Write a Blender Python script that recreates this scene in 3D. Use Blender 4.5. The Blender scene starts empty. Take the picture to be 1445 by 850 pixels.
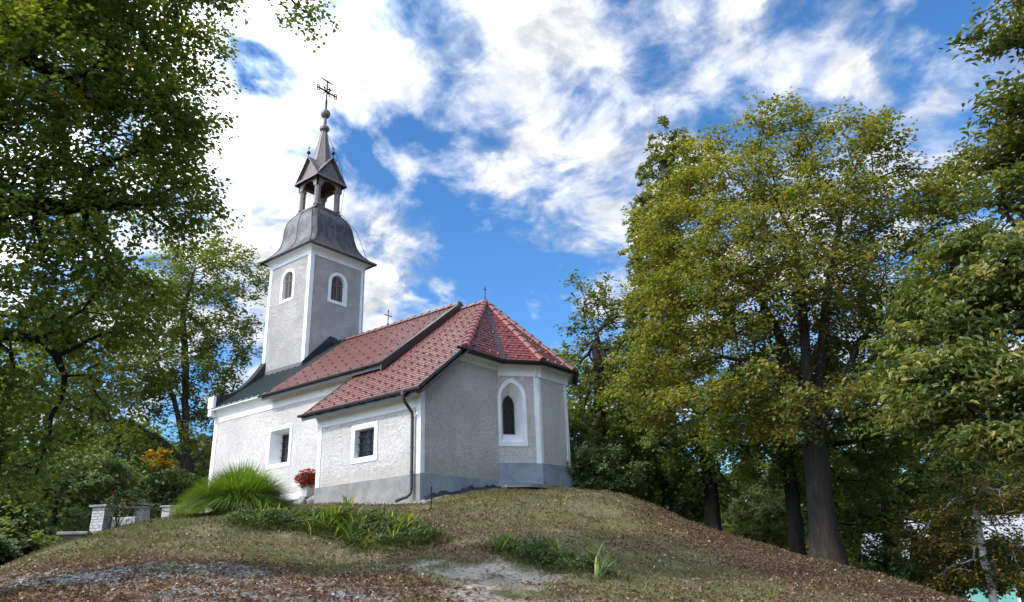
import bpy, bmesh, math, random
import numpy as np
from mathutils import Vector, Matrix
from mathutils.geometry import tessellate_polygon
R = math.radians
scene = bpy.context.scene
COL = scene.collection

SKY_BLOBS = [((-.744, .460, .484), .55, .045), ((-.608, .554, .569), .34, .03), ((-.687, .357, .633), .30, .06), ((-.443, .694, .567), .26, .08), ((-.117, .838, .534), .48, .11),
             ((-.584, .723, .369), .20, -.12), ((-.64, .61, .47), .15, -.09), ((-.300, .823, .481), .13, -.05), ((-.682, .406, .608), .08, -.16), ((-.659, .660, .361), .12, .12)]
CS = (1.7, 7.4, 17.0)
CT = (0.76, 0.98, 0.88, 1.06)
CLOUD_WHITE, CLOUD_MID, CLOUD_DARK = (2.05, 2.07, 2.13), (1.5, 1.62, 1.88), (.62, .82, 1.16)
SKY_STRENGTH = 0.125
SUN_STRENGTH = 0.8
SUN_ANGLE = 4.0
EXPOSURE = 2.27

# ------------------------------------------------------------------ camera
CAM = Vector((12.918, -12.8266, -1.5228))
YAW, PITCH, ROLL = 2.2275, 0.3526, -0.0354
_fw = Vector((math.cos(YAW), math.sin(YAW), 0)); _rt = Vector((math.sin(YAW), -math.cos(YAW), 0)); _up = Vector((0, 0, 1))
_F = _fw * math.cos(PITCH) + _up * math.sin(PITCH)
_U = -_fw * math.sin(PITCH) + _up * math.cos(PITCH)
_R = _rt * math.cos(ROLL) + _U * math.sin(ROLL)
_U = -_rt * math.sin(ROLL) + _U * math.cos(ROLL)
cd = bpy.data.cameras.new('camera'); cam = bpy.data.objects.new('camera', cd); COL.objects.link(cam)
cd.sensor_fit = 'HORIZONTAL'; cd.sensor_width = 36; cd.lens = 36 * 1019.255 / 1445
cd.clip_start = 0.05; cd.clip_end = 2000
M = Matrix.Identity(4)
for i in range(3):
    M[i][0] = _R[i]; M[i][1] = _U[i]; M[i][2] = -_F[i]; M[i][3] = CAM[i]
cam.matrix_world = M
scene.camera = cam

# ------------------------------------------------------------------ world, sun, exposure
SUN_AZ = math.atan2(-0.92, -0.42)      # direction towards the sun, in the XY plane
SUN_EL = R(42)
SUN = Vector((math.cos(SUN_AZ) * math.cos(SUN_EL), math.sin(SUN_AZ) * math.cos(SUN_EL), math.sin(SUN_EL)))
world = bpy.data.worlds.new('World'); scene.world = world; world.use_nodes = True
nt = world.node_tree; nt.nodes.clear()

class NT:
    """tiny node-tree helper"""
    def __init__(s, tree): s.t = tree
    def n(s, kind, **kw):
        x = s.t.nodes.new(kind)
        for k, v in kw.items():
            if k.startswith('i_'):
                key = k[2:]; key = int(key) if key.isdigit() else key.replace('_', ' ')
                s.put(x.inputs[key], v)
            else: setattr(x, k, v)
        return x
    def put(s, sock, v):
        if isinstance(v, bpy.types.NodeSocket): s.t.links.new(v, sock)
        elif isinstance(v, bpy.types.Node): s.t.links.new(v.outputs[0], sock)
        else:
            if hasattr(sock.default_value, '__len__') and not hasattr(v, '__len__'): v = [v] * len(sock.default_value)
            if hasattr(v, '__len__') and len(sock.default_value) == 4 and len(v) == 3: v = (*v, 1)
            sock.default_value = v
    def math(s, op, a, b=0.0, c=0.0, clamp=False):
        x = s.t.nodes.new('ShaderNodeMath'); x.operation = op; x.use_clamp = clamp
        s.put(x.inputs[0], a); s.put(x.inputs[1], b); s.put(x.inputs[2], c); return x.outputs[0]
    def vmath(s, op, a, b=(0, 0, 0)):
        x = s.t.nodes.new('ShaderNodeVectorMath'); x.operation = op
        s.put(x.inputs[0], a); s.put(x.inputs[1], b)
        return x.outputs['Value'] if op in ('DOT_PRODUCT', 'LENGTH', 'DISTANCE') else x.outputs[0]
    def noise(s, vec, scale, detail=4, rough=.5, dist=0.0):
        x = s.t.nodes.new('ShaderNodeTexNoise')
        if vec is not None: s.put(x.inputs['Vector'], vec)
        s.put(x.inputs['Scale'], scale); s.put(x.inputs['Detail'], detail); s.put(x.inputs['Roughness'], rough); s.put(x.inputs['Distortion'], dist)
        return x.outputs['Fac']
    def ramp(s, fac, stops, mode='LINEAR'):
        x = s.t.nodes.new('ShaderNodeValToRGB'); x.color_ramp.interpolation = mode; s.put(x.inputs[0], fac)
        e = x.color_ramp.elements
        while len(e) < len(stops): e.new(0.5)
        for k, (p, c) in enumerate(stops):
            e[k].position = p
            if not hasattr(c, '__len__'): c = (c, c, c)
            e[k].color = (*c, 1) if len(c) == 3 else c
        return x.outputs[0]
    def sstep(s, v, a, b):
        x = s.t.nodes.new('ShaderNodeMapRange'); x.interpolation_type = 'SMOOTHSTEP'
        s.put(x.inputs[0], v); s.put(x.inputs[1], a); s.put(x.inputs[2], b); s.put(x.inputs[3], 0.0); s.put(x.inputs[4], 1.0)
        return x.outputs[0]
    def mix(s, f, a, b, mode='MIX'):
        x = s.t.nodes.new('ShaderNodeMix'); x.data_type = 'RGBA'; x.blend_type = mode
        s.put(x.inputs[0], f); s.put(x.inputs[6], a); s.put(x.inputs[7], b); return x.outputs[2]

W = NT(nt)
geo = W.n('ShaderNodeTexCoord').outputs['Generated']
sky = W.n('ShaderNodeTexSky', sky_type='NISHITA', sun_disc=False, sun_elevation=SUN_EL,
          sun_rotation=math.pi / 2 - SUN_AZ, altitude=300, air_density=1.0, dust_density=0.4, ozone_density=2.5)
skyc = W.mix(1.0, sky.outputs[0], (0.16, 0.285, 0.38), 'MULTIPLY')
sx = W.n('ShaderNodeSeparateXYZ', i_0=geo)
zz = W.math('ADD', W.math('MAXIMUM', sx.outputs[2], 0.0), 0.34)
cp = W.n('ShaderNodeCombineXYZ', i_0=W.math('DIVIDE', sx.outputs[0], zz), i_1=W.math('DIVIDE', sx.outputs[1], zz), i_2=3.7).outputs[0]
# the cloud deck: small broken puffs on a warped plane, merging into a bright veil towards the upper left
wv = W.n('ShaderNodeTexNoise', i_Vector=cp, i_Scale=2.2, i_Detail=3.0)
warp = W.vmath('ADD', cp, W.vmath('SCALE', W.vmath('SUBTRACT', wv.outputs['Color'], (.5, .5, .5)), (0, 0, 0)))
sc_ = nt.nodes[-1]
for nd_ in nt.nodes:
    if nd_.type == 'VECT_MATH' and nd_.operation == 'SCALE': nd_.inputs['Scale'].default_value = .22
big = W.noise(warp, CS[0], 2, .5)
mid = W.noise(warp, CS[1], 5, .55)
fin = W.noise(warp, CS[2], 8, .62)
fbm = W.math('ADD', W.math('MULTIPLY', big, .45), W.math('ADD', W.math('MULTIPLY', mid, .85), W.math('MULTIPLY', fin, .35)))   # mean .825
bias = None
for d, rad, amt in SKY_BLOBS:
    dt = W.vmath('DOT_PRODUCT', geo, d)
    m = W.math('MULTIPLY', W.sstep(dt, math.cos(rad), 1.0), amt)
    bias = m if bias is None else W.math('ADD', bias, m)
cov0 = W.math('ADD', fbm, bias)
cov = W.sstep(cov0, CT[0], CT[1])
thick = W.sstep(cov0, CT[2], CT[3])
shade = W.noise(warp, CS[1]*1.3, 7, .6)
cl_lo = W.mix(W.sstep(shade, .36, .60), CLOUD_DARK, CLOUD_MID)
tex = W.math('ADD', .60, W.math('MULTIPLY', W.sstep(W.noise(warp, CS[1]*1.9, 8, .62), .34, .62), .45))
cloud = W.mix(thick, cl_lo, W.mix(1.0, W.n('ShaderNodeCombineColor', i_0=tex, i_1=tex, i_2=tex), CLOUD_WHITE, 'MULTIPLY'))
# cloud brightened towards the sun behind the viewer's left, added as unseen fill light
fill_glow = W.math('ADD', 1.0, W.math('MULTIPLY', W.sstep(W.vmath('DOT_PRODUCT', geo, tuple(SUN)),   .14, .92), 9.0))
cloud = W.mix(1.0, cloud, W.n('ShaderNodeCombineColor', i_0=fill_glow, i_1=fill_glow, i_2=fill_glow), 'MULTIPLY')
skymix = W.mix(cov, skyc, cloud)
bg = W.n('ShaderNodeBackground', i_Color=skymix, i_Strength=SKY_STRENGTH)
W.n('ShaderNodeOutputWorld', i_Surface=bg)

sl = bpy.data.lights.new('sun', 'SUN'); so = bpy.data.objects.new('sun', sl); COL.objects.link(so)
sl.energy = SUN_STRENGTH; sl.angle = R(SUN_ANGLE); sl.color = (1.0, 0.94, 0.84)
so.rotation_euler = SUN.to_track_quat('Z', 'Y').to_euler(); so.location = (-30, -30, 40)
vs = scene.view_settings
vs.view_transform = 'Standard'; vs.look = 'None'; vs.gamma = 1.0; vs.exposure = EXPOSURE; vs.use_curve_mapping = False
cy = scene.cycles
cy.max_bounces = 10; cy.diffuse_bounces = 6; cy.glossy_bounces = 3; cy.transmission_bounces = 8; cy.transparent_max_bounces = 6
cy.use_denoising = True; cy.caustics_reflective = False; cy.caustics_refractive = False; cy.sample_clamp_indirect = 6

# ------------------------------------------------------------------ object helpers
def tag(o, label=None, cat=None, group=None, kind=None):
    if label: o['label'] = label
    if cat: o['category'] = cat
    if group: o['group'] = group
    if kind: o['kind'] = kind
    return o
def empty(name, loc, rz=0.0):
    o = bpy.data.objects.new(name, None); o.empty_display_size = .3; COL.objects.link(o); o.location = loc; o.rotation_euler = (0, 0, rz); return o
def hang(o, parent):
    """parent o, whose mesh is written in world coordinates"""
    if parent is not None:
        o.parent = parent
        if parent.parent is None: o.location = -parent.location
    return o
class MB:
    def __init__(s): s.v = []; s.f = []
    def add(s, vs, fs):
        n = len(s.v); s.v += [tuple(p) for p in vs]; s.f += [tuple(i + n for i in f) for f in fs]; return s
    def box(s, x0, x1, y0, y1, z0, z1):
        return s.add([(x0,y0,z0),(x1,y0,z0),(x1,y1,z0),(x0,y1,z0),(x0,y0,z1),(x1,y0,z1),(x1,y1,z1),(x0,y1,z1)],
                     [(0,3,2,1),(4,5,6,7),(0,1,5,4),(1,2,6,5),(2,3,7,6),(3,0,4,7)])
    def prism(s, poly, vec):
        n = len(poly); vec = Vector(vec); a = [Vector(p) for p in poly]
        tri = tessellate_polygon([a]); vs = a + [p + vec for p in a]
        fs = [tuple(t) for t in tri] + [tuple(n + i for i in reversed(t)) for t in tri] + [(i, (i + 1) % n, n + (i + 1) % n, n + i) for i in range(n)]
        return s.add(vs, fs)
    def beam(s, p, q, w, h, up=(0, 0, 1)):
        p, q, up = Vector(p), Vector(q), Vector(up); d = (q - p).normalized(); a = d.cross(up).normalized(); b = a.cross(d)
        a *= w / 2; b *= h / 2
        return s.prism([p + a + b, p - a + b, p - a - b, p + a - b], q - p)
    def tube(s, path, r, n=8, caps=True):
        P = [Vector(p) for p in path]; rr = r if hasattr(r, '__len__') else [r] * len(P); vs = []; fs = []; ref = None
        for i, p in enumerate(P):
            d = (P[min(i + 1, len(P) - 1)] - P[max(i - 1, 0)]).normalized()
            if ref is None: ref = d.orthogonal().normalized()
            ref = (ref - d * ref.dot(d)); ref = ref.normalized() if ref.length > 1e-6 else d.orthogonal().normalized()
            b = d.cross(ref)
            for k in range(n):
                t = 2 * math.pi * k / n; vs.append(p + (ref * math.cos(t) + b * math.sin(t)) * rr[i])
        for i in range(len(P) - 1):
            for k in range(n): fs.append((i*n+k, i*n+(k+1)%n, (i+1)*n+(k+1)%n, (i+1)*n+k))
        if caps: fs += [tuple(range(n - 1, -1, -1)), tuple((len(P)-1)*n + k for k in range(n))]
        return s.add(vs, fs)
    def lathe(s, prof, c, n=16, start=0.0):
        """profile of (radius, z); n=4 with start 45 degrees makes a square section"""
        vs = []; fs = []
        for r, z in prof:
            for k in range(n):
                t = start + 2 * math.pi * k / n; vs.append((c[0] + r * math.cos(t), c[1] + r * math.sin(t), c[2] + z))
        for i in range(len(prof) - 1):
            for k in range(n): fs.append((i*n+k, i*n+(k+1)%n, (i+1)*n+(k+1)%n, (i+1)*n+k))
        fs += [tuple(range(n - 1, -1, -1)), tuple((len(prof)-1)*n + k for k in range(n))]
        return s.add(vs, fs)
    def sheet(s, O, U, V, outline, holes=()):
        O, U, V = Vector(O), Vector(U), Vector(V)
        loops = [outline] + list(holes); pl = [[Vector((a, b, 0)) for a, b in l] for l in loops]
        tri = tessellate_polygon(pl); flat = [p for l in loops for p in l]
        return s.add([O + U * a + V * b for a, b in flat], [tuple(t) for t in tri])
    def band(s, O, U, V, N, outer, inner, h):
        """flat ring between two loops of equal length, raised by h off the plane, with edges"""
        O, U, V, N = Vector(O), Vector(U), Vector(V), Vector(N); n = len(outer); vs = []
        for loop, k in ((outer, h), (inner, h), (outer, -.01), (inner, -.01)): vs += [O + U * a + V * b + N * k for a, b in loop]
        fs = []
        for i in range(n):
            j = (i + 1) % n; fs += [(i, j, n + j, n + i), (i, 2*n + i, 2*n + j, j), (n + i, n + j, 3*n + j, 3*n + i)]
        return s.add(vs, fs)
    def loft(s, O, U, V, N, loopA, ha, loopB, hb):
        O, U, V, N = Vector(O), Vector(U), Vector(V), Vector(N); n = len(loopA)
        vs = [O + U * a + V * b + N * ha for a, b in loopA] + [O + U * a + V * b + N * hb for a, b in loopB]
        return s.add(vs, [(i, (i + 1) % n, n + (i + 1) % n, n + i) for i in range(n)])
    def build(s, name, mat, parent=None, smooth=False, bevel=0.0, local=False):
        me = bpy.data.meshes.new(name); me.from_pydata([tuple(p) for p in s.v], [], s.f); me.validate(); me.update()
        bm = bmesh.new(); bm.from_mesh(me); bmesh.ops.remove_doubles(bm, verts=bm.verts, dist=1e-5)
        if bevel:
            ed = [e for e in bm.edges if len(e.link_faces) == 2 and e.calc_face_angle(0) > 0.6]
            bmesh.ops.bevel(bm, geom=ed, offset=bevel, segments=2, affect='EDGES', profile=.6)
        bmesh.ops.recalc_face_normals(bm, faces=bm.faces); bm.to_mesh(me); bm.free()
        if smooth:
            for p in me.polygons: p.use_smooth = True
            me.set_sharp_from_angle(angle=R(40))
        o = bpy.data.objects.new(name, me); COL.objects.link(o)
        if mat: me.materials.append(mat)
        if parent is not None:
            if local: o.parent = parent
            else: hang(o, parent)
        return o
def mesh_np(name, verts, faces, mat, hue=None, parent=None, smooth=False, local=False):
    """big numpy mesh; faces is an (n, k) array; hue is one number per face"""
    me = bpy.data.meshes.new(name); nv, (nf, k) = len(verts), faces.shape
    me.vertices.add(nv); me.vertices.foreach_set('co', np.ascontiguousarray(verts, np.float32).ravel())
    me.loops.add(nf * k); me.loops.foreach_set('vertex_index', np.ascontiguousarray(faces, np.int32).ravel())
    me.polygons.add(nf); me.polygons.foreach_set('loop_start', np.arange(0, nf * k, k, dtype=np.int32))
    if smooth: me.polygons.foreach_set('use_smooth', np.ones(nf, bool))
    me.update(calc_edges=True)
    if hue is not None:
        at = me.attributes.new('hue', 'FLOAT', 'FACE'); at.data.foreach_set('value', np.ascontiguousarray(hue, np.float32))
    o = bpy.data.objects.new(name, me); COL.objects.link(o); me.materials.append(mat)
    if parent is not None:
        if local: o.parent = parent
        else: hang(o, parent)
    return o
def copy_tree(o, parent=None):
    c = o.copy(); COL.objects.link(c)
    if parent is not None: c.parent = parent
    for ch in list(o.children): copy_tree(ch, c)
    return c

# ------------------------------------------------------------------ materials
def mat(name, build, rough=.8, spec=.3, metal=0.0):
    m = bpy.data.materials.new(name); m.use_nodes = True; t = m.node_tree; t.nodes.clear(); N = NT(t)
    out = N.n('ShaderNodeOutputMaterial'); b = N.n('ShaderNodeBsdfPrincipled')
    b.inputs['Roughness'].default_value = rough; b.inputs['Specular IOR Level'].default_value = spec; b.inputs['Metallic'].default_value = metal
    t.links.new(b.outputs[0], out.inputs[0])
    oc = N.n('ShaderNodeTexCoord').outputs['Object']
    r = build(N, oc, b)
    if r is not None: N.put(b.inputs['Base Color'], r)
    return m
def bump(N, b, h, strength, dist):
    x = N.n('ShaderNodeBump', i_Strength=strength, i_Distance=dist, i_Height=h); N.put(b.inputs['Normal'], x.outputs[0])
def lerp3(c, k): return tuple(min(1, x * k) for x in c)

def roughcast(name, c, streak=.08, depth=.14, dirt_shade=.30):
    def f(N, oc, b):
        # trowelled dashes run diagonally over the wall; hollows between them are darkened in the colour as relief shade
        ws = []
        for ang in ((R(52), 0, 0), (0, R(52), 0)):
            rot = N.n('ShaderNodeMapping', vector_type='POINT'); rt_ = N.n('ShaderNodeVectorRotate', rotation_type='EULER_XYZ'); N.put(rt_.inputs[0], oc); rt_.inputs['Rotation'].default_value = ang
            N.put(rot.inputs[0], rt_.outputs[0]); rot.inputs['Scale'].default_value = (9.5, 9.5, 18); ws.append(N.noise(rot.outputs[0], 1.0, 4, .62, 1.3))
        gn = N.n('ShaderNodeSeparateXYZ', i_0=N.n('ShaderNodeNewGeometry').outputs['True Normal']); side = N.math('GREATER_THAN', N.math('ABSOLUTE', gn.outputs[1]), N.math('ABSOLUTE', gn.outputs[0]))
        w = N.math('ADD', N.math('MULTIPLY', ws[1], side), N.math('MULTIPLY', ws[0], N.math('SUBTRACT', 1.0, side)))
        g = N.noise(oc, 40, 3, .7)
        h = N.math('ADD', N.math('MULTIPLY', w, .9), N.math('MULTIPLY', g, .22))
        bump(N, b, h, 1.0, depth)
        big = N.noise(oc, .9, 5, .6, .5); sp = N.noise(oc, 7, 5, .7)
        col = N.mix(N.sstep(big, .35, .7), lerp3(c, 1 - streak), lerp3(c, 1.05))
        col = N.mix(N.math('MULTIPLY', N.sstep(sp, .5, .8), .3), col, lerp3(c, .72))
        col = N.mix(N.math('MULTIPLY', N.math('SUBTRACT', 1.0, N.sstep(w, .34, .50)), dirt_shade), col, lerp3(c, .45))
        st = N.n('ShaderNodeMapping'); N.put(st.inputs[0], oc); st.inputs['Scale'].default_value = (6, 6, .55)
        s2 = N.sstep(N.noise(st.outputs[0], 1.0, 4, .6), .54, .76)
        col = N.mix(N.math('MULTIPLY', s2, .30), col, lerp3(c, .62))
        # splashed earth and damp creeping up from the plinth
        zz_ = N.n('ShaderNodeSeparateXYZ', i_0=oc).outputs[2]; damp = N.math('MULTIPLY', N.sstep(N.math('ADD', zz_, N.math('MULTIPLY', N.math('SUBTRACT', N.noise(oc, 2.2, 5, .65), .5), 1.6)), 1.35, .75), .42)
        return N.mix(damp, col, (c[0]*.55, c[1]*.52, c[2]*.46))
    return mat(name, f, .95, .1)
def smoothlime(name, c, dirt_shade=.1):
    def f(N, oc, b):
        a = N.noise(oc, 2.1, 6, .65); g = N.noise(oc, 30, 3, .6); bump(N, b, g, .25, .01)
        st = N.n('ShaderNodeMapping'); N.put(st.inputs[0], oc); st.inputs['Scale'].default_value = (9, 9, .6)
        s2 = N.sstep(N.noise(st.outputs[0], 1.0, 5, .6), .55, .8)
        col = N.mix(N.sstep(a, .35, .75), lerp3(c, 1), lerp3(c, 1 - dirt_shade))
        return N.mix(N.math('MULTIPLY', s2, .3), col, lerp3(c, .7))
    return mat(name, f, .85, .2)
def plain(name, c, rough=.5, spec=.4, metal=0.0, var=.15, scale=6):
    def f(N, oc, b):
        a = N.noise(oc, scale, 5, .6); bump(N, b, N.noise(oc, scale * 6, 3), .12, .01)
        return N.mix(a, lerp3(c, 1 - var), lerp3(c, 1 + var))
    return mat(name, f, rough, spec, metal)
def concrete(name, c):
    def f(N, oc, b):
        a = N.noise(oc, 1.6, 7, .65, .6); s = N.noise(oc, 9, 6, .7, .4); bump(N, b, N.noise(oc, 40, 5, .7), .5, .012)
        col = N.mix(N.sstep(a, .3, .7), lerp3(c, .72), lerp3(c, 1.15))
        return N.mix(N.math('MULTIPLY', N.sstep(s, .52, .7), .45), col, lerp3(c, .55))
    return mat(name, f, .92, .15)
def tilemat(name, a, c, rough=.42):
    def f(N, oc, b):
        h = N.n('ShaderNodeAttribute', attribute_name='hue').outputs['Fac']
        n = N.noise(oc, 1.2, 5, .65); g = N.noise(oc, 22, 4, .6); bump(N, b, g, .2, .008)
        col = N.mix(h, a, c)
        col = N.mix(N.math('MULTIPLY', N.sstep(n, .45, .75), .35), col, lerp3(a, .5))
        N.put(b.inputs['Roughness'], N.math('ADD', N.math('MULTIPLY', g, .25), rough - .1))
        return N.mix(N.math('MULTIPLY', N.sstep(g, .55, .75), .3), col, lerp3(c, 1.25))
    return mat(name, f, rough, .5)
def domemat():
    def f(N, oc, b):
        st = N.n('ShaderNodeMapping'); N.put(st.inputs[0], oc); st.inputs['Scale'].default_value = (3, 3, 1.1)
        a = N.noise(st.outputs[0], 1.2, 8, .68, 1.2); z = N.n('ShaderNodeSeparateXYZ', i_0=oc).outputs[2]
        s2 = N.n('ShaderNodeMapping'); N.put(s2.inputs[0], oc); s2.inputs['Scale'].default_value = (14, 14, .8)
        k = N.noise(s2.outputs[0], 1.0, 5, .6)
        col = N.ramp(a, [(.28, (.022, .02, .018)), (.46, (.06, .052, .046)), (.58, (.12, .104, .09)), (.72, (.09, .12, .12))])
        col = N.mix(N.math('MULTIPLY', N.sstep(k, .5, .72), .45), col, (.045, .045, .045))
        bump(N, b, a, .15, .03)
        return col
    return mat('weathered_lead', f, .5, .5, .35)
def barkmat(name, c):
    def f(N, oc, b):
        mp = N.n('ShaderNodeMapping'); N.put(mp.inputs[0], oc); mp.inputs['Scale'].default_value = (9, 9, 1.6)
        a = N.noise(mp.outputs[0], 1.5, 7, .7, .8); bump(N, b, a, 1.0, .06)
        return N.ramp(a, [(.3, lerp3(c, .45)), (.6, c), (.85, lerp3(c, 1.6))])
    return mat(name, f, .95, .1)
def leafmat(name, stops, trans=.48, rough=.5):
    m = bpy.data.materials.new(name); m.use_nodes = True; t = m.node_tree; t.nodes.clear(); N = NT(t)
    h = N.n('ShaderNodeAttribute', attribute_name='hue').outputs['Fac']; col = N.ramp(h, stops)
    b = N.n('ShaderNodeBsdfPrincipled', i_Base_Color=col, i_Roughness=rough); b.inputs['Specular IOR Level'].default_value = .35
    tr = N.n('ShaderNodeBsdfTranslucent', i_Color=N.mix(1.0, col, (1.5, 1.5, .65), 'MULTIPLY'))
    N.n('ShaderNodeOutputMaterial', i_Surface=N.n('ShaderNodeMixShader', i_0=trans, i_1=b.outputs[0], i_2=tr.outputs[0]).outputs[0])
    return m

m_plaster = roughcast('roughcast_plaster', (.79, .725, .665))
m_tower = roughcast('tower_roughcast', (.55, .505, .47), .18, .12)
m_white = smoothlime('white_limewash', (.79, .785, .78), .16)
m_cornice = smoothlime('cornice_limewash', (.74, .725, .69), .12)
m_plinth = concrete('cement_plinth', (.25, .24, .22))
m_plinth_blue = concrete('painted_plinth', (.27, .30, .335))
m_tile = tilemat('red_tile', (.185, .083, .064), (.24, .108, .085), .42)
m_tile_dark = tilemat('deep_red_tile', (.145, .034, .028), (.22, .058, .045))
m_ridge = tilemat('ridge_tile', (.21, .065, .052), (.28, .095, .078), .40)
m_brown = plain('brown_sheet_metal', (.032, .024, .022), .38, .5, 0, .2)
m_green = plain('green_sheet_metal', (.15, .19, .175), .38, .5, .1, .25, 3)
m_black = plain('black_sheet_metal', (.02, .02, .021), .5, .4, 0, .3)
m_dome = domemat()
m_lantern = plain('brown_lead_sheet', (.15, .12, .105), .5, .45, .1, .3, 5)
m_soffit = plain('dark_timber', (.05, .038, .03), .8, .2, 0, .3)
m_iron = plain('black_iron', (.018, .016, .016), .5, .4, .5, .2)
m_lattice = plain('rusty_lattice', (.19, .155, .135), .7, .3, 0, .4)
m_glass = plain('dark_glass', (.02, .024, .028), .05, .8, 0, .3, 1.5)
m_void = plain('dark_opening', (.012, .011, .011), .9, .1)
m_frame = plain('dark_window_frame', (.03, .026, .024), .5, .4)
m_gold = plain('worn_gilding', (.20, .15, .07), .4, .5, .6, .4, 10)

# ------------------------------------------------------------------ shape of the mound
CP=np.array([
# crest and mound right
(3.03,2.81,.16),(4.06,3.41,-.11),(4.92,3.85,-.55),(5.35,4.6,-.95),(6.6,4.56,-1.37),(8.19,3.5,-1.66),(9.43,2.79,-1.96),(10.62,1.49,-2.24),(11.64,.11,-2.49),
# left crest
(-.39,-8.47,-1.37),(-1.66,-7.57,-1.1),(-2.88,-6.56,-.8),(-3.58,-5.63,-.54),(-6.91,-3.3,-.19),(-10.17,-.87,.18),(-7.95,-.97,.2),(-5.55,-.88,.16),
# mound front
(.99,-.99,-.21),(-1.48,-1.21,-.07),(-3.09,-.83,.1),(2.13,.31,.01),(1.07,-5.37,-1.08),(2.48,-5.08,-1.3),(3.65,-4.44,-1.4),(3.2,-3.03,-1.0),(5.6,-3.95,-1.41),(7.56,-4.98,-1.79),(8.22,-7.64,-1.8),(6.8,-8.49,-1.76),(5.74,-9.28,-1.71),(4.94,-9.88,-1.7),(2.13,-7.58,-1.25),(8.76,-5.41,-1.92),(9.41,-2.93,-2.06),(6.62,-1.45,-1.37),(7.43,-.49,-1.63),(4.24,-1.21,-.77),
# by the walls
(0,0,0),(-4.04,0,.23),(-9,1.7,.55),(-4.1,1.7,.5),(0,2.95,.45),(.71,4.18,.47),(.71,5.64,.47),(-12.6,1.7,.3),(-6,5,.5),(-12,5,.3),(-6,9,.2),(-2,8.5,.3),
# beyond the crest, falling away
(12.9,-12.8,-3.1),(18,-14,-3.3),(15,-8,-3.),(14,-3,-3.2),(14,2,-3.6),(12,6,-3.5),(9,7.5,-2.6),(6.4,7.2,-2.0),(3.4,9.2,-1.0),(6,12,-2.4),(1,14,-1.6),(-8,14,-1.5),(-16,8,-1.5),(-16,0,-1.2),(-13,-3,-1.2),(-9,-6,-1.8),(-6,-9,-2.6),(-3,-12,-3.2),(4,-15,-3.2),(-14,-8,-3.2),(10,-20,-3.3),(18,8,-4.6),(14,16,-4.6),(4,22,-4),(-10,24,-3.5),(-24,10,-3.5),(-24,-6,-3.8),(-14,-18,-4),(24,-4,-4.4)])
def _k(r2): return np.where(r2>1e-9,.5*r2*np.log(np.maximum(r2,1e-9)),0.)
def _fit():
    P=CP[:,:2];n=len(P);r2=((P[:,None]-P[None])**2).sum(-1)
    K=_k(r2)+np.eye(n)*.25; Q=np.c_[np.ones(n),P]
    A=np.block([[K,Q],[Q.T,np.zeros((3,3))]]);b=np.r_[CP[:,2],0,0,0]
    return np.linalg.solve(A,b)
_W=_fit()
def height(x,y):
    x=np.asarray(x,float);y=np.asarray(y,float);s=x.shape;X=np.c_[x.ravel(),y.ravel()];out=np.empty(len(X))
    for i in range(0,len(X),20000):
        c=X[i:i+20000];r2=((c[:,None]-CP[None,:,:2])**2).sum(-1)
        out[i:i+20000]=_k(r2)@_W[:-3]+_W[-3]+c@_W[-2:]
    x=X[:,0];y=X[:,1]
    out+=.035*np.sin(1.7*x+.6*y)*np.sin(1.3*y-.4*x)+.02*np.sin(3.9*x-2.2*y+1)*np.sin(3.1*y+1.3*x)
    d=np.hypot(x-0,y+1); w=np.clip((d-17)/14,0,1); w=w*w*(3-2*w)
    far=-6.5+.0*d
    return (np.clip(out,-7,1)*(1-w)+far*w).reshape(s)
# ------------------------------------------------------------------ the ground
NO = lambda s: np.random.default_rng(s)
def vnoise(x, y, f, seed):
    """smooth 2-D value noise, 0..1"""
    r = NO(seed).random((64, 64)); X = np.asarray(x) * f; Y = np.asarray(y) * f
    i = np.floor(X).astype(int); j = np.floor(Y).astype(int); a = X - i; b = Y - j; a = a*a*(3-2*a); b = b*b*(3-2*b)
    g = lambda p, q: r[p % 64, q % 64]
    return (g(i, j)*(1-a) + g(i+1, j)*a)*(1-b) + (g(i, j+1)*(1-a) + g(i+1, j+1)*a)*b
def fb(x, y, f, seed): return .55*vnoise(x, y, f, seed) + .3*vnoise(x, y, f*2.1, seed+1) + .15*vnoise(x, y, f*4.3, seed+2)
def seg_dist(x, y, pts):
    d = np.full(np.shape(x), 1e9)
    for (x0, y0), (x1, y1) in zip(pts[:-1], pts[1:]):
        dx, dy = x1-x0, y1-y0; t = np.clip(((x-x0)*dx + (y-y0)*dy)/(dx*dx+dy*dy), 0, 1)
        d = np.minimum(d, np.hypot(x-x0-t*dx, y-y0-t*dy))
    return d
PATH = [(-1.2, -11.0), (1.6, -9.6), (3.3, -8.6), (5.0, -8.3), (6.6, -8.4), (8.0, -8.6), (11, -11)]
DIRT = [(5.6, -4.7), (6.5, -5.3), (7.5, -6.3), (8.2, -7.0)]
SEAM = [(1.4, -.12), (.25, -.15), (.22, 2.7), (.95, 4.0), (.95, 5.7)]
CREST = [(-1.0, -7.4), (-2.6, -6.0), (-3.2, -4.5), (-2.0, -3.9)]
BANK = [(-.7, -4.1), (.1, -3.5), (.9, -3.2), (1.8, -3.15), (2.6, -3.35), (3.2, -3.6)]
BANK2 = [(5.1, -3.05), (5.9, -3.4), (6.6, -3.75), (7.4, -4.15)]
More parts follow.
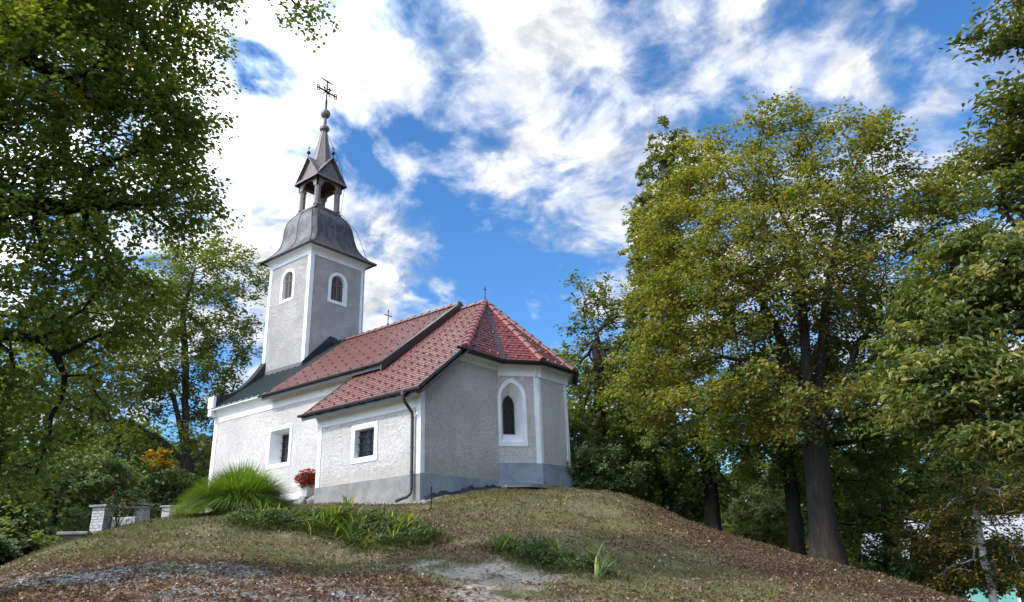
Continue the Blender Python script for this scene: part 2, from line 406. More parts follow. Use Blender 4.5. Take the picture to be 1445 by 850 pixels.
def masks(x, y):
    n = fb(x, y, .9, 5); n2 = fb(x, y, 2.7, 9)
    path = np.clip((1.25 + (n-.5)*1.5 - seg_dist(x, y, PATH))/.7, 0, 1)
    dirt_shade = np.clip((.95 + (n2-.5)*1.7 - seg_dist(x, y, DIRT))/.5, 0, 1)
    litter = np.clip((2.9 + (n-.5)*2.5 - seg_dist(x, y, PATH))/1.2, 0, 1)
    litter = np.maximum(litter, .9*np.clip((3.4 + (n-.5)*4 - seg_dist(x, y, [(6.5, 4.5), (8.6, 2.6), (10.5, .8)]))/1.8, 0, 1))
    green = np.clip((2.0 + (n-.5)*2 - seg_dist(x, y, CREST))/1.2, 0, 1); litter = litter*(1-.8*green)
    litter = np.maximum(litter, .5*(1-green)*np.clip((fb(x, y, .55, 25)-.50)*5, 0, 1))
    moss = np.clip((fb(x, y, 1.3, 21)-.56)*7, 0, 1)*np.clip((2.2-seg_dist(x, y, [(4.5, -7.0), (7.0, -7.4)]))/.8, 0, 1)
    gravel = np.clip((.22+(n2-.5)*.3-np.minimum(seg_dist(x, y, [(-4.0, -.14), (.0, -.12)]), seg_dist(x, y, [(.1, -.1), (.2, 2.6), (.85, 4.05), (.9, 5.6)])))/.12, 0, 1)
    moss = np.maximum(moss, .55*green*np.clip((n2-.35)*3, 0, 1))
    return path, dirt_shade, litter, moss, gravel
def ground(x, y):
    z = height(x, y)
    z = z + .14*np.exp(-(seg_dist(x, y, BANK)/.75)**2) + .08*np.exp(-(seg_dist(x, y, BANK2)/.5)**2)
    p, di, l, mo, g = masks(x, y)
    return z + .02*(fb(x, y, 3.3, 31)-.5)*(1-p) + .10*(fb(x, y, 1.5, 41)-.5) + .05*(fb(x, y, 4.5, 43)-.5)*(1-.7*p) - .06*di
def gz(x, y): return float(ground(np.array([x], float), np.array([y], float))[0])

def build_ground():
    t = np.linspace(-1, 1, 521); k = 6.3
    ax_ = np.sinh(t*k)/np.sinh(k)*900
    t2 = np.linspace(-1, 1, 521)
    # even, fine spacing over the mound, growing outwards to the horizon
    def axis(c, half, step):
        inner = np.arange(-half, half + 1e-6, step); g = half*1.0; out = []; s = step
        while g < 1500: s *= 1.16; g += s; out.append(g)
        out = np.array(out); return c + np.r_[-out[::-1], inner, out]
    X = axis(3.5, 10.5, .085); Y = axis(-3.5, 9.5, .085)
    gx, gy = np.meshgrid(X, Y, indexing='ij'); z = ground(gx, gy)
    nx, ny = gx.shape; v = np.c_[gx.ravel(), gy.ravel(), z.ravel()]
    i = np.arange(nx*ny).reshape(nx, ny); f = np.stack([i[:-1, :-1], i[1:, :-1], i[1:, 1:], i[:-1, 1:]], -1).reshape(-1, 4)
    def build(N, oc, b):
        vc = N.n('ShaderNodeAttribute', attribute_name='cover'); s = N.n('ShaderNodeSeparateColor', i_0=vc.outputs['Color'])
        mo = N.n('ShaderNodeAttribute', attribute_name='cover2'); s2 = N.n('ShaderNodeSeparateColor', i_0=mo.outputs['Color'])
        a = N.noise(oc, 1.1, 6, .65); f_ = N.noise(oc, 14, 6, .7); g = N.noise(oc, 70, 4, .7)
        turf = N.ramp(f_, [(.25, (.065, .052, .03)), (.45, (.14, .12, .06)), (.6, (.19, .15, .085)), (.8, (.25, .18, .115))])
        turf = N.mix(N.math('MULTIPLY', N.sstep(a, .45, .66), .8), turf, N.ramp(f_, [(.3, (.055, .065, .022)), (.55, (.125, .14, .045)), (.8, (.19, .18, .075))]))
        vr = N.n('ShaderNodeTexVoronoi', i_Scale=26); N.put(vr.inputs[0], oc)
        stone = N.mix(N.sstep(f_, .3, .7), (.21, .19, .165), (.43, .40, .36))
        vg = N.n('ShaderNodeSeparateColor', i_0=vr.outputs['Color']).outputs[0]; stone = N.mix(.55, stone, N.mix(vg, (.07, .063, .055), (.44, .41, .37)))
        lit = N.ramp(f_, [(.3, (.05, .032, .024)), (.55, (.105, .064, .048)), (.75, (.17, .10, .075))])
        dirt_shade = N.ramp(f_, [(.25, (.20, .165, .13)), (.5, (.34, .285, .23)), (.8, (.45, .39, .32))])
        col = N.mix(s.outputs[2], turf, lit); col = N.mix(N.math('MULTIPLY', s.outputs[0], N.sstep(N.noise(oc, 2.6, 6, .7), .34, .56)), col, stone)
        col = N.mix(N.math('MULTIPLY', s.outputs[1], N.sstep(f_, .3, .55)), col, dirt_shade)
        col = N.mix(N.math('MULTIPLY', s2.outputs[0], .8), col, (.07, .085, .012))
        col = N.mix(s2.outputs[1], col, N.mix(vg, (.12, .12, .12), (.36, .35, .33)))
        bump(N, b, N.math('ADD', f_, N.math('MULTIPLY', g, .5)), 1.0, .03)
        return col
    m = mat('ground_cover', build, .97, .1)
    o = mesh_np('ground', v, f, m, smooth=True)
    p, di, l, mo, gr = masks(v[:, 0], v[:, 1]); one = np.ones(len(v))
    for nm, cols in (('cover', (p, di, l, one)), ('cover2', (mo, gr, 0*one, one))):
        at = o.data.attributes.new(nm, 'FLOAT_COLOR', 'POINT'); at.data.foreach_set('color', np.stack(cols, -1).astype(np.float32).ravel())
    tag(o, kind='structure')
build_ground()

# ------------------------------------------------------------------ the chapel
YC = 4.844
chapel = empty('chapel', (-5.0, YC, .35))
tag(chapel, 'white roughcast village chapel with red tiled roofs and lead capped bell tower', 'chapel')
X_, Y_, Z_ = Vector((1, 0, 0)), Vector((0, 1, 0)), Vector((0, 0, 1))
def rect(a0, a1, b0, b1): return [(a0, b0), (a1, b0), (a1, b1), (a0, b1)]
def arch(cx, z0, hw, zs, pointed=None, n=9):
    pts = [(cx - hw, z0), (cx + hw, z0)]
    if pointed is None:
        pts += [(cx + hw*math.cos(t), zs + hw*math.sin(t)) for t in np.linspace(0, math.pi, 2*n)]
    else:
        Rr = (pointed*pointed + hw*hw)/(2*hw); c = Rr - hw; a = math.asin(pointed/Rr)
        pts += [(cx - c + Rr*math.cos(t), zs + Rr*math.sin(t)) for t in np.linspace(0, a, n)]
        pts += [(cx + c - Rr*math.cos(t), zs + Rr*math.sin(t)) for t in np.linspace(a, 0, n)]
    return pts
def cove(mb, p0, p1, N, z0, z1, out, flat=.10, proud=.022):
    p0, p1, N = Vector(p0), Vector(p1), Vector(N).normalized(); prof = [(-.012, z0), (proud, z0), (proud, z0 + flat)]
    for k in range(1, 7):
        t = k/6*math.pi/2; prof.append((proud + (out-proud)*(1-math.cos(t)), z0 + flat + (z1-.03-z0-flat)*math.sin(t)))
    prof += [(out, z1), (-.012, z1)]
    q = [Vector((p0.x, p0.y, 0)) + N*a + Z_*b for a, b in prof]
    mb.prism(q, Vector((p1.x-p0.x, p1.y-p0.y, 0)))
def strip(mb, O, U, N, u0, u1, z0, z1, h=.018):
    O, U, N = Vector(O), Vector(U), Vector(N)
    mb.prism([O + U*u0 + Z_*z0 - N*.01, O + U*u1 + Z_*z0 - N*.01, O + U*u1 + Z_*z0 + N*h, O + U*u0 + Z_*z0 + N*h], Z_*(z1-z0))

def window(O, U, N, band_o, hole, inner, depth, bars, grille=None, band_h=.02, glass=None, fr=.03, label=None, pane_mat=None, bar_r=.014, white=None):
    """reveal and painted surround, then the pane, glazing bars and grille set inside it"""
    mb = MB(); O, U, N = Vector(O), Vector(U), Vector(N)
    mb.band(O, U, Z_, N, band_o, hole, band_h); mb.loft(O, U, Z_, N, hole, band_h, inner, -depth)
    w = mb.build('window', white or m_white, chapel)
    if label: w['label'] = label
    MB().sheet(O - N*(depth+.025), U, Z_, inner).build('pane', pane_mat or m_glass, w)
    f = MB(); cx = sum(p[0] for p in inner)/len(inner); cz = sum(p[1] for p in inner)/len(inner)
    shrink = [(a + (cx-a)*min(1, fr/max(.05, abs(cx-a))), b + (cz-b)*min(1, fr/max(.05, abs(cz-b)))) for a, b in inner]
    f.band(O - N*(depth-.004), U, Z_, N, inner, shrink, .018)
    for (a0, b0, a1, b1, th) in bars: f.beam(O + U*a0 + Z_*b0 - N*(depth-.008), O + U*a1 + Z_*b1 - N*(depth-.008), th, .02, N)
    f.build('window_frame', m_frame, w)
    if grille:
        g = MB()
        for path in grille: g.tube([O + U*a + Z_*b - N*(depth-.08) for a, b in path], bar_r, 5)
        g.build('iron_grille', m_iron, w)
    return w

# walls ---------------------------------------------------------------------------------
XW, XN, YN = -12.65, -3.2, 1.695
nave_hole = rect(3.68, 4.77, 1.98, 3.13)
nw = MB(); nw.sheet((XW, YN, 0), X_, Z_, [(0, -.4), (XN-XW, -.4), (XN-XW, 4.42), (0, 4.42)], [nave_hole])
gab = [(0, -.4), (2*(YC-YN), -.4), (2*(YC-YN), 4.42), (YC-YN, 6.95), (0, 4.42)]
nw.sheet((XN, YN, 0), Y_, Z_, gab); nw.sheet((XW, YN, 0), Y_, Z_, gab); nw.sheet((XW, 2*YC-YN, 0), X_, Z_, rect(0, XN-XW, -.4, 4.42))
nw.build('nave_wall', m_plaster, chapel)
sac_hole = rect(1.58, 2.36, 1.64, 2.39)
sw = MB(); sw.sheet((-4.07, 0, -.3), X_, Z_, rect(0, 4.07, 0, 3.05), [sac_hole])
sw.sheet((0, 0, -.3), Y_, Z_, [(0, 0), (3.082, 0), (3.082, 4.3), (1.45, 4.3), (0, 3.15)])
sw.sheet((-4.07, 0, -.3), Y_, Z_, [(0, 0), (YN, 0), (YN, 4.5), (0, 3.15)])
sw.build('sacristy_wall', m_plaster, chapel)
PB = [Vector((0, 3.082, 0)), Vector((.715, 4.111, 0)), Vector((.715, 5.577, 0)), Vector((0, 6.606, 0))]
UB = (PB[1]-PB[0]).normalized(); NB = Vector((UB.y, -UB.x, 0)); UD = (PB[3]-PB[2]).normalized(); ND = Vector((UD.y, -UD.x, 0)); LB = (PB[1]-PB[0]).length
ap_hole = arch(.43, 1.80, .335, 3.06, .46)
aw = MB(); aw.sheet(PB[0], UB, Z_, rect(0, LB, -.1, 4.05), [ap_hole]); aw.sheet(PB[1], Y_, Z_, rect(0, 1.466, -.1, 4.05))
aw.sheet(PB[2], UD, Z_, rect(0, LB, -.1, 4.05)); aw.sheet((XN, 6.606, 0), X_, Z_, rect(0, -XN, -.1, 4.05))
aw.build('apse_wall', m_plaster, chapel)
TX0, TX1, TY0, TY1 = -12.62, -9.83, 3.448, 6.24
tl_hole = arch(1.34, 9.10, .335, 9.97); tr_hole = arch(1.42, 9.0, .35, 9.78)
tw = MB(); tw.sheet((TX0, TY0, 0), X_, Z_, rect(0, TX1-TX0, 4.6, 11.0), [tl_hole]); tw.sheet((TX1, TY0, 0), Y_, Z_, rect(0, TY1-TY0, 4.6, 11.0), [tr_hole])
tw.sheet((TX0, TY1, 0), X_, Z_, rect(0, TX1-TX0, 4.6, 11.0)); tw.sheet((TX0, TY0, 0), Y_, Z_, rect(0, TY1-TY0, .2, 11.0))
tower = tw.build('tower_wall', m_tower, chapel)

# plinths
pl = MB()
pl.box(-4.10, .012, -.016, 0.05, -.5, .71); pl.build('sacristy_plinth', m_plinth, chapel)
pl = MB(); pl.box(-.05, .016, -.012, 3.06, -.5, .72); pl.build('east_plinth', m_plinth_blue, chapel)
pl = MB(); q = [PB[0] + NB*.06 - UB*.02, Vector((.775, 4.085, 0)), Vector((.775, 5.60, 0)), PB[3] + ND*.06]
pl.prism([Vector((p.x, p.y, -.1)) for p in q] + [Vector((-.3, 6.6, -.1)), Vector((-.3, 3.0, -.1))], (0, 0, 1.295))
pl.build('apse_plinth', m_plinth_blue, chapel, bevel=.012)
pl = MB(); pl.box(-9.6, -4.1, YN-.07, YN+.02, .2, .93); pl.build('nave_plinth', m_cornice, chapel, bevel=.015)
pl = MB(); pl.box(-12.2, -6.3, YN-.13, YN-.03, .2, .72); pl.build('drainage_membrane', m_black, chapel)

# white corner strips and coved cornices
def strips(*rows):
    m = MB()
    for O, U, N, u0, u1, z0, z1 in rows: strip(m, O, U, N, u0, u1, z0, z1)
    m.build('corner_strip', m_white, chapel)
strips(((XW, YN, 0), X_, -Y_, -.016, .22, .2, 4.0))
strips(((-4.07, 0, 0), X_, -Y_, -.016, .15, .71, 2.5), ((-4.07, 0, 0), Y_, -X_, -.016, .15, .71, 2.6))
strips(((0, 0, 0), X_, -Y_, -.14, .016, .71, 2.6), ((0, 0, 0), Y_, X_, -.016, .13, .72, 2.95))
strips((PB[1], UB, NB, -.14, .012, 1.19, 3.8), (PB[1], Y_, X_, -.016, .12, 1.19, 3.8))
strips((PB[2], Y_, X_, -.12, .016, 1.19, 3.8))
for (xa, sa), (ya, sb) in (((TX0, 1), (TY0, 1)), ((TX1, -1), (TY0, 1)), ((TX0, 1), (TY1, -1)), ((TX1, -1), (TY1, -1))):
    strips(((xa, ya, 0), X_*sa, Y_*-sb, -.012, .17, 4.8, 10.78), ((xa, ya, 0), Y_*sb, X_*-sa, -.012, .17, 4.8, 10.78))
c = MB(); cove(c, (XW-.05, YN, 0), (XN+.05, YN, 0), -Y_, 3.93, 4.40, .30, .08); c.build('nave_cornice', m_cornice, chapel, smooth=True)
c = MB(); cove(c, (-4.12, 0, 0), (.03, 0, 0), -Y_, 2.36, 2.72, .27, .10); c.build('sacristy_cornice', m_cornice, chapel, smooth=True)
c = MB(); cove(c, (0, 1.36, 0), (0, 3.12, 0), X_, 3.86, 4.06, .22, .03)
cove(c, PB[0]+UB*.02, PB[1]+UB*.1, NB, 3.72, 4.06, .24, .05); cove(c, PB[1]-Y_*.12, PB[2]+Y_*.12, X_, 3.72, 4.06, .24, .05); cove(c, PB[2]-UD*.1, PB[3], ND, 3.72, 4.06, .24, .05)
c.build('apse_cornice', m_cornice, chapel, smooth=True)
c = MB()
e = .36
for p0, p1, N in (((TX0-e, TY0), (TX1+e, TY0), -Y_), ((TX1, TY0-e), (TX1, TY1+e), X_), ((TX0-e, TY1), (TX1+e, TY1), Y_), ((TX0, TY0-e), (TX0, TY1+e), -X_)): pass
def ring_cove(mb, z0, z1, out, flat):
    prof = [(.02, z0), (.02, z0+flat)] + [(.02 + (out-.02)*(1-math.cos(k/7*math.pi/2)), z0+flat+(z1-z0-flat)*math.sin(k/7*math.pi/2)) for k in range(1, 8)]
    vs = []; fs = []
    for a, z in prof: vs += [(TX0-a, TY0-a, z), (TX1+a, TY0-a, z), (TX1+a, TY1+a, z), (TX0-a, TY1+a, z)]
    for i in range(len(prof)-1):
        for k in range(4): fs.append((i*4+k, i*4+(k+1) % 4, (i+1)*4+(k+1) % 4, (i+1)*4+k))
    mb.add(vs, fs)
ring_cove(c, 10.70, 11.06, .36, .10); c.build('tower_cornice', m_white, chapel, smooth=True)

# windows
window((XW, YN, 0), X_, -Y_, rect(3.55, 4.9, 1.85, 3.26), nave_hole, rect(3.80, 4.65, 2.10, 3.03), .42,
       [(4.225, 2.1, 4.225, 3.03, .03), (3.80, 2.56, 4.65, 2.56, .025)],
       [[(a, 2.08), (a, 3.05)] for a in (3.92, 4.08, 4.24, 4.40, 4.55)] + [[(3.8, b), (4.65, b)] for b in (2.25, 2.5, 2.75, 2.95)], label='deep set nave window with an iron grille', pane_mat=plain('dull_glass', (.05, .035, .03), .25, .5), bar_r=.011)
scroll = []
for k in range(3):
    for j in range(3):
        a, b = 1.70 + .27*k, 1.74 + .24*j
        scroll.append([(a + .085*math.cos(t)*(.35+t/9), b + .085*math.sin(t)*(.35+t/9)) for t in np.linspace(0, 6.2, 12)])
window((-4.07, 0, -.3), X_, -Y_, rect(1.45, 2.49, 1.50, 2.53), sac_hole, rect(1.60, 2.34, 1.66, 2.37), .17,
       [(1.97, 1.66, 1.97, 2.37, .03)], scroll + [[(a, 1.64), (a, 2.39)] for a in (1.78, 1.97, 2.16)] + [[(1.58, b), (2.36, b)] for b in (1.82, 2.02, 2.2)], label='small square sacristy window with scrolled iron grille', bar_r=.009)
window(PB[0], UB, NB, arch(.43, 1.68, .43, 3.06, .60), ap_hole, arch(.43, 2.08, .175, 2.93, .30), .38,
       [(.43, 2.1, .43, 3.2, .012), (.26, 2.8, .60, 2.8, .03)], label='pointed apse window in a flared white reveal')
lat = lambda cx, z0: [[(cx-.36+.12*k, z0), (cx-.36+.12*k, z0+1.25)] for k in range(7)] + [[(cx-.4, z0+.10*k+.05), (cx+.4, z0+.10*k+.05)] for k in range(12)]
def clip_arch(paths, cx, hw, zs, z0):
    out = []
    for (a0, b0), (a1, b1) in paths:
        P = [(a0+(a1-a0)*t, b0+(b1-b0)*t) for t in np.linspace(0, 1, 60)]
        P = [(a, b) for a, b in P if abs(a-cx) < hw and (b < zs or math.hypot(a-cx, b-zs) < hw)]
        if len(P) > 1: out.append([P[0], P[-1]])
    return out
for O, U, N, cx, z0, hw, zs, lab in (((TX0, TY0, 0), X_, -Y_, 1.34, 9.10, .335, 9.97, 'arched belfry window facing the path'), ((TX1, TY0, 0), Y_, X_, 1.42, 9.0, .35, 9.78, 'arched belfry window facing the apse')):
    w = window(O, U, N, arch(cx, z0-.13, hw+.135, zs), arch(cx, z0, hw, zs), arch(cx, z0+.02, hw-.02, zs), .14, [], None, label=lab, pane_mat=m_void, fr=.03)
    g = MB(); Ov = Vector(O)
    for path in clip_arch(lat(cx, z0), cx, hw-.02, zs, z0): g.tube([Ov + U*a + Z_*b - N*.10 for a, b in path], .02, 4)
    g.beam(Ov + U*cx + Z_*(z0+.02) - N*.07, Ov + U*cx + Z_*(zs+hw-.03) - N*.07, .05, .02, N); g.beam(Ov + U*(cx-hw) + Z_*(zs-.05) - N*.07, Ov + U*(cx+hw) + Z_*(zs-.05) - N*.07, .045, .02, N)
    g.build('lattice', m_lattice, w)

# roofs ---------------------------------------------------------------------------------
def tile_field(bm, hue, poly, eave, w=.18, ex=.155, seed=0, lift=.02):
    """beaver-tail tiles laid on a convex polygon in space and trimmed to its edges; eave = the two lower corners"""
    P = [Vector(p) for p in poly]; U = (Vector(eave[1])-Vector(eave[0])).normalized(); O = Vector(eave[0])
    Nn = Vector((0, 0, 0))
    for i in range(len(P)): Nn += P[i].cross(P[(i+1) % len(P)])
    Nn.normalize()
    if Nn.z < 0: Nn = -Nn
    V = Nn.cross(U)
    if V.z < 0: V = -V
    uv = [((p-O).dot(U), (p-O).dot(V)) for p in P]; u0 = min(a for a, b in uv); u1 = max(a for a, b in uv); v1 = max(b for a, b in uv); rnd = random.Random(seed)
    tb = bmesh.new(); hl = tb.faces.layers.float.new('hue')
    tb.faces.new([tb.verts.new(O + U*a + V*b - Nn*.005) for a, b in uv])[hl] = .3
    rows = int(v1/ex)+2
    for r in range(rows):
        off = (r % 2)*w/2
        for k in range(int((u1-u0)/w)+3):
            cu = u0 - w + k*w + off; cv = r*ex - .03; h = rnd.random(); dz = rnd.uniform(-.004, .004); g = w*.485
            pr = [(cu+g, cv+ex+.05, .006), (cu-g, cv+ex+.05, .006), (cu-g, cv+.05, .028), (cu-g*.62, cv+.014, .03), (cu, cv, .031), (cu+g*.62, cv+.014, .03), (cu+g, cv+.05, .028)]
            top = [tb.verts.new(O + U*a + V*b + Nn*(c+dz)) for a, b, c in pr]; low = [tb.verts.new(O + U*a + V*b + Nn*(c+dz-.018)) for a, b, c in pr[2:]]
            tb.faces.new(top)[hl] = h
            for i in range(4): tb.faces.new([top[2+i], low[i], low[i+1], top[3+i]])[hl] = h*.6
    cen = sum(P, Vector())/len(P)
    for i in range(len(P)):
        a, b = P[i], P[(i+1) % len(P)]; no = (b-a).cross(Nn).normalized()
        if no.dot(cen-a) > 0: no = -no
        bmesh.ops.bisect_plane(tb, geom=tb.verts[:]+tb.edges[:]+tb.faces[:], dist=1e-4, plane_co=a + no*(.03 if (abs(a.z-b.z) < .01 and a.z < cen.z) else 0.0), plane_no=no, clear_outer=True)
    tmp = bpy.data.meshes.new('tmp'); tb.to_mesh(tmp); tb.free(); bm.from_mesh(tmp); bpy.data.meshes.remove(tmp)
    return O, U, V, Nn
def tile_roof(name, fields, m):
    bm = bmesh.new(); bm.faces.layers.float.new('hue'); fr = []
    for k, (poly, eave) in enumerate(fields): fr.append(tile_field(bm, None, poly, eave, seed=k+len(name)))
    me = bpy.data.meshes.new(name); bm.to_mesh(me); bm.free(); me.materials.append(m)
    o = bpy.data.objects.new(name, me); COL.objects.link(o); hang(o, chapel); return o, fr
E0, P0, P1, P2, P3, P4 = Vector((.3, -.35, 2.72)), Vector((.3, 1.37, 4.11)), Vector((.3, 2.987, 4.11)), Vector((1.015, 4.015, 4.11)), Vector((1.015, 5.673, 4.11)), Vector((.16, 6.9, 4.11))
AP = Vector((-1.85, YC, 6.92)); ZC = lambda y: 2.72 + (y+.35)*.8086
ZNV = lambda y: 4.33 + (y-1.30)*.7913
RN = Vector((-3.2, YC, ZNV(YC)))
XV = -2.98
nave_roof, nfr = tile_roof('nave_roof', [([(-9.1, 1.30, 4.33), (XV, 1.30, 4.33), (XV, YC, ZNV(YC)), (-9.1, YC, ZNV(YC))], [(-9.1, 1.30, 4.33), (XV, 1.30, 4.33)]),
    ([(XV, 2*YC-1.30, 4.33), (-12.4, 2*YC-1.30, 4.33), (-12.4, YC, ZNV(YC)), (XV, YC, ZNV(YC))], [(XV, 2*YC-1.30, 4.33), (-12.4, 2*YC-1.30, 4.33)])], m_tile)
chancel_roof, cfr = tile_roof('chancel_roof', [([(-3.15, -.35, 2.72), tuple(E0), tuple(P0), tuple(AP), (-3.15, YC, 6.92)], [(-3.15, -.35, 2.72), tuple(E0)]),
    ([(-4.42, -.35, 2.72), (-3.15, -.35, 2.72), (-3.15, 1.72, ZC(1.72)), (-4.42, 1.72, ZC(1.72))], [(-4.42, -.35, 2.72), (-3.15, -.35, 2.72)]),
    ([tuple(P4), (-3.15, 6.9, 4.11), (-3.15, YC, 6.92), tuple(AP)], [tuple(P4), (-3.15, 6.9, 4.11)])], m_tile)
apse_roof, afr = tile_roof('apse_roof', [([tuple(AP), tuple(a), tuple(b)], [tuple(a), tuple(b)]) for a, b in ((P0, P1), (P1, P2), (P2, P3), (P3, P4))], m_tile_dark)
# decks under the tiles give the roofs their thickness
dk = MB()
def deck(poly, t=.07):
    P = [Vector(p) for p in poly]; n = sum((P[i].cross(P[(i+1) % len(P)]) for i in range(len(P))), Vector()).normalized()
    if n.z < 0: n = -n
    dk.prism([p - n*.012 for p in P], -n*t)
deck([(-9.1, 1.34, ZNV(1.34)), (XV-.03, 1.34, ZNV(1.34)), (XV-.03, YC, ZNV(YC)), (-9.1, YC, ZNV(YC))])
deck([(XV-.03, 2*YC-1.34, ZNV(1.34)), (-12.3, 2*YC-1.34, ZNV(1.34)), (-12.3, YC, ZNV(YC)), (XV-.03, YC, ZNV(YC))])
deck([(-3.15, -.31, ZC(-.31)), E0 + Vector((-.03, .04, .032)), P0 + Vector((-.03, 0, -.01)), AP + Vector((-.02, 0, -.02)), (-3.15, YC, 6.90)])
deck([(-4.40, -.31, ZC(-.31)), (-3.15, -.31, ZC(-.31)), (-3.15, 1.69, ZC(1.69)), (-4.40, 1.69, ZC(1.69))])
deck([P4 + Vector((0, -.03, .0)), (-3.15, 6.87, 4.11), (-3.15, YC, 6.9), AP + Vector((-.02, 0, -.02))])
dk.build('roof_deck', m_soffit, chapel)
# ridge and hip capping
def capping(mb, p, q, r=.10, step=.34, seed=1):
    p, q = Vector(p), Vector(q); d = q-p; n = max(1, int(d.length/step)); d.normalize(); rnd = random.Random(seed)
    side = d.cross(Z_).normalized(); up = side.cross(d)
    L = (q-p).length/n
    for i in range(n):
        a = p + d*(i*L) ; b = p + d*((i+1)*L+.05); k = rnd.uniform(.96, 1.05)
        vs = []
        for pt, rr, lift in ((a, r*1.12*k, .030), (b, r*.92*k, .012)):
            for t in np.linspace(-.25, math.pi+.25, 9): vs.append(pt + side*math.cos(t)*rr + up*(math.sin(t)*rr*.85 + lift - .02))
        m = 9; fs = [(j, j+1, m+j+1, m+j) for j in range(m-1)] + [tuple(range(m-1, -1, -1)), tuple(range(m, 2*m))]
        mb.add(vs, fs)
cp_ = MB(); capping(cp_, RN + Vector((.2, 0, .02)), (-9.1, YC, ZNV(YC)+.02), seed=2); cp_.build('nave_ridge_capping', m_tile, chapel, smooth=True)
cp_ = MB(); capping(cp_, AP + Vector((0, 0, .02)), (-3.0, YC, 6.94), seed=3); cp_.build('chancel_ridge_capping', m_tile, chapel, smooth=True)
cp_ = MB()
for k, (a, r_) in enumerate(((P0, .115), (P2, .10), (P3, .10), (P4, .10))): capping(cp_, a + (AP-a)*.012 + Vector((0, 0, .02)), AP + Vector((0, 0, .03)), r_, seed=5+k)
cp_.build('hip_capping', m_ridge, chapel, smooth=True)
v = MB(); d_ = (AP-P1); nrm = Vector((.75, -.35, 1)).normalized(); s_ = d_.cross(nrm).normalized()
v.prism([P1 + s_*.115 + nrm*.05, P1 - s_*.115 + nrm*.05, AP - d_*.06 - s_*.05 + nrm*.05, AP - d_*.06 + s_*.05 + nrm*.05], -nrm*.03)
v.build('valley_flashing', m_brown, chapel)
# snow hooks on the tiles, each a small clay nose
hk = MB(); hk.add([(-.028, 0, .02), (.028, 0, .02), (.022, .08, .02), (-.022, .08, .02), (-.016, .014, .085), (.016, .014, .085)], [(0, 1, 5, 4), (1, 2, 5), (2, 3, 4, 5), (3, 0, 4), (0, 3, 2, 1)])
hook_me = hk.build('snow_hook', plain('hook_clay', (.17, .06, .048), .45, .4), None); HM = hook_me.data; bpy.data.objects.remove(hook_me)
def inside(uv, poly):
    c = False; j = len(poly)-1
    for i in range(len(poly)):
        if (poly[i][1] > uv[1]) != (poly[j][1] > uv[1]) and uv[0] < (poly[j][0]-poly[i][0])*(uv[1]-poly[i][1])/(poly[j][1]-poly[i][1])+poly[i][0]: c = not c
        j = i
    return c
def hooks(roof, frame, poly, du, dv, jog, limit=100):
    O, U, V, Nn = frame; pu = [((Vector(p)-O).dot(U), (Vector(p)-O).dot(V)) for p in poly]; spots = []
    u0, u1 = min(p[0] for p in pu), max(p[0] for p in pu); v1 = max(p[1] for p in pu)
    r = 0
    while .22 + r*dv < v1:
        a = u0 + .15 + (jog*(r % 2))
        while a < u1:
            if inside((a, .22+r*dv-.08), pu) and inside((a, .22+r*dv+.12), pu) and inside((a+.06, .22+r*dv), pu) and inside((a-.06, .22+r*dv), pu): spots.append(O + U*a + V*(.22+r*dv))
            a += du
        r += 1
    Mx = Matrix((U, V, Nn)).transposed().to_4x4(); spots.sort(key=lambda p: (p-CAM).length)
    for p in spots[:limit]:
        h = bpy.data.objects.new('snow_hook', HM); COL.objects.link(h); h.parent = roof; h.matrix_local = Matrix.Translation(p) @ Mx
    if len(spots) > limit:
        mb = MB()
        for p in spots[limit:]: mb.add([Matrix.Translation(p) @ Mx @ w.co for w in HM.vertices], [tuple(f.vertices) for f in HM.polygons])
        tag(mb.build('snow_hooks', m_ridge, roof), kind='stuff')
hooks(nave_roof, nfr[0], [(-9.1, 1.30, 4.33), (XV, 1.30, 4.33), (XV, YC, ZNV(YC)), (-9.1, YC, ZNV(YC))], .54, .62, .27)
hooks(chancel_roof, cfr[0], [(-4.42, -.35, 2.72), E0, P0, AP, (-3.15, YC, 6.92), (-3.15, 1.72, ZC(1.72)), (-4.42, 1.72, ZC(1.72))], .52, .31, 0.0)
for k, (a, b) in enumerate(((P0, P1), (P1, P2), (P2, P3))): hooks(apse_roof, afr[k], [a, b, AP], .36, .62, .18, 30)
# verge boards, gutters, downpipe
vb = MB(); dn = Vector((0, 0, -.085))
vb.beam(E0 + dn + Vector((.012, -.03, -.02)), P0 + dn + Vector((.012, .03, .03)), .035, .20, (1, 0, 0)); vb.beam(E0 + Vector((.0, -.03, .045)), P0 + Vector((0, .03, .07)), .07, .03, (1, 0, 0))
vb.v = vb.v  # the two boards of the sacristy verge
vb.build('verge_board', m_brown, chapel)
def board(mb, p, q, th, hgt):
    """upright board along p-q: th across, hgt vertical"""
    p, q = Vector(p), Vector(q); d = q-p; s = Vector((d.x, d.y, 0)).cross(Z_).normalized()*th/2
    mb.prism([p+s, p-s, p-s-Z_*hgt, p+s-Z_*hgt], d)
vb = MB(); board(vb, (XV+.03, 1.24, ZNV(1.24)+.05), (XV+.03, YC, ZNV(YC)+.07), .05, .24); board(vb, (XV+.03, 2*YC-1.24, ZNV(1.24)+.05), (XV+.03, YC, ZNV(YC)+.07), .05, .24)
vb.beam((XV-.03, 1.27, ZNV(1.27)+.062), (XV-.03, YC, ZNV(YC)+.075), .18, .02, Vector((0, -.62, .78))); vb.build('nave_verge_board', m_brown, chapel)
vb = MB(); board(vb, (-4.44, -.36, 2.76), (-4.44, 1.68, ZC(1.68)+.05), .03, .11); vb.build('sacristy_verge_board', m_brown, chapel)
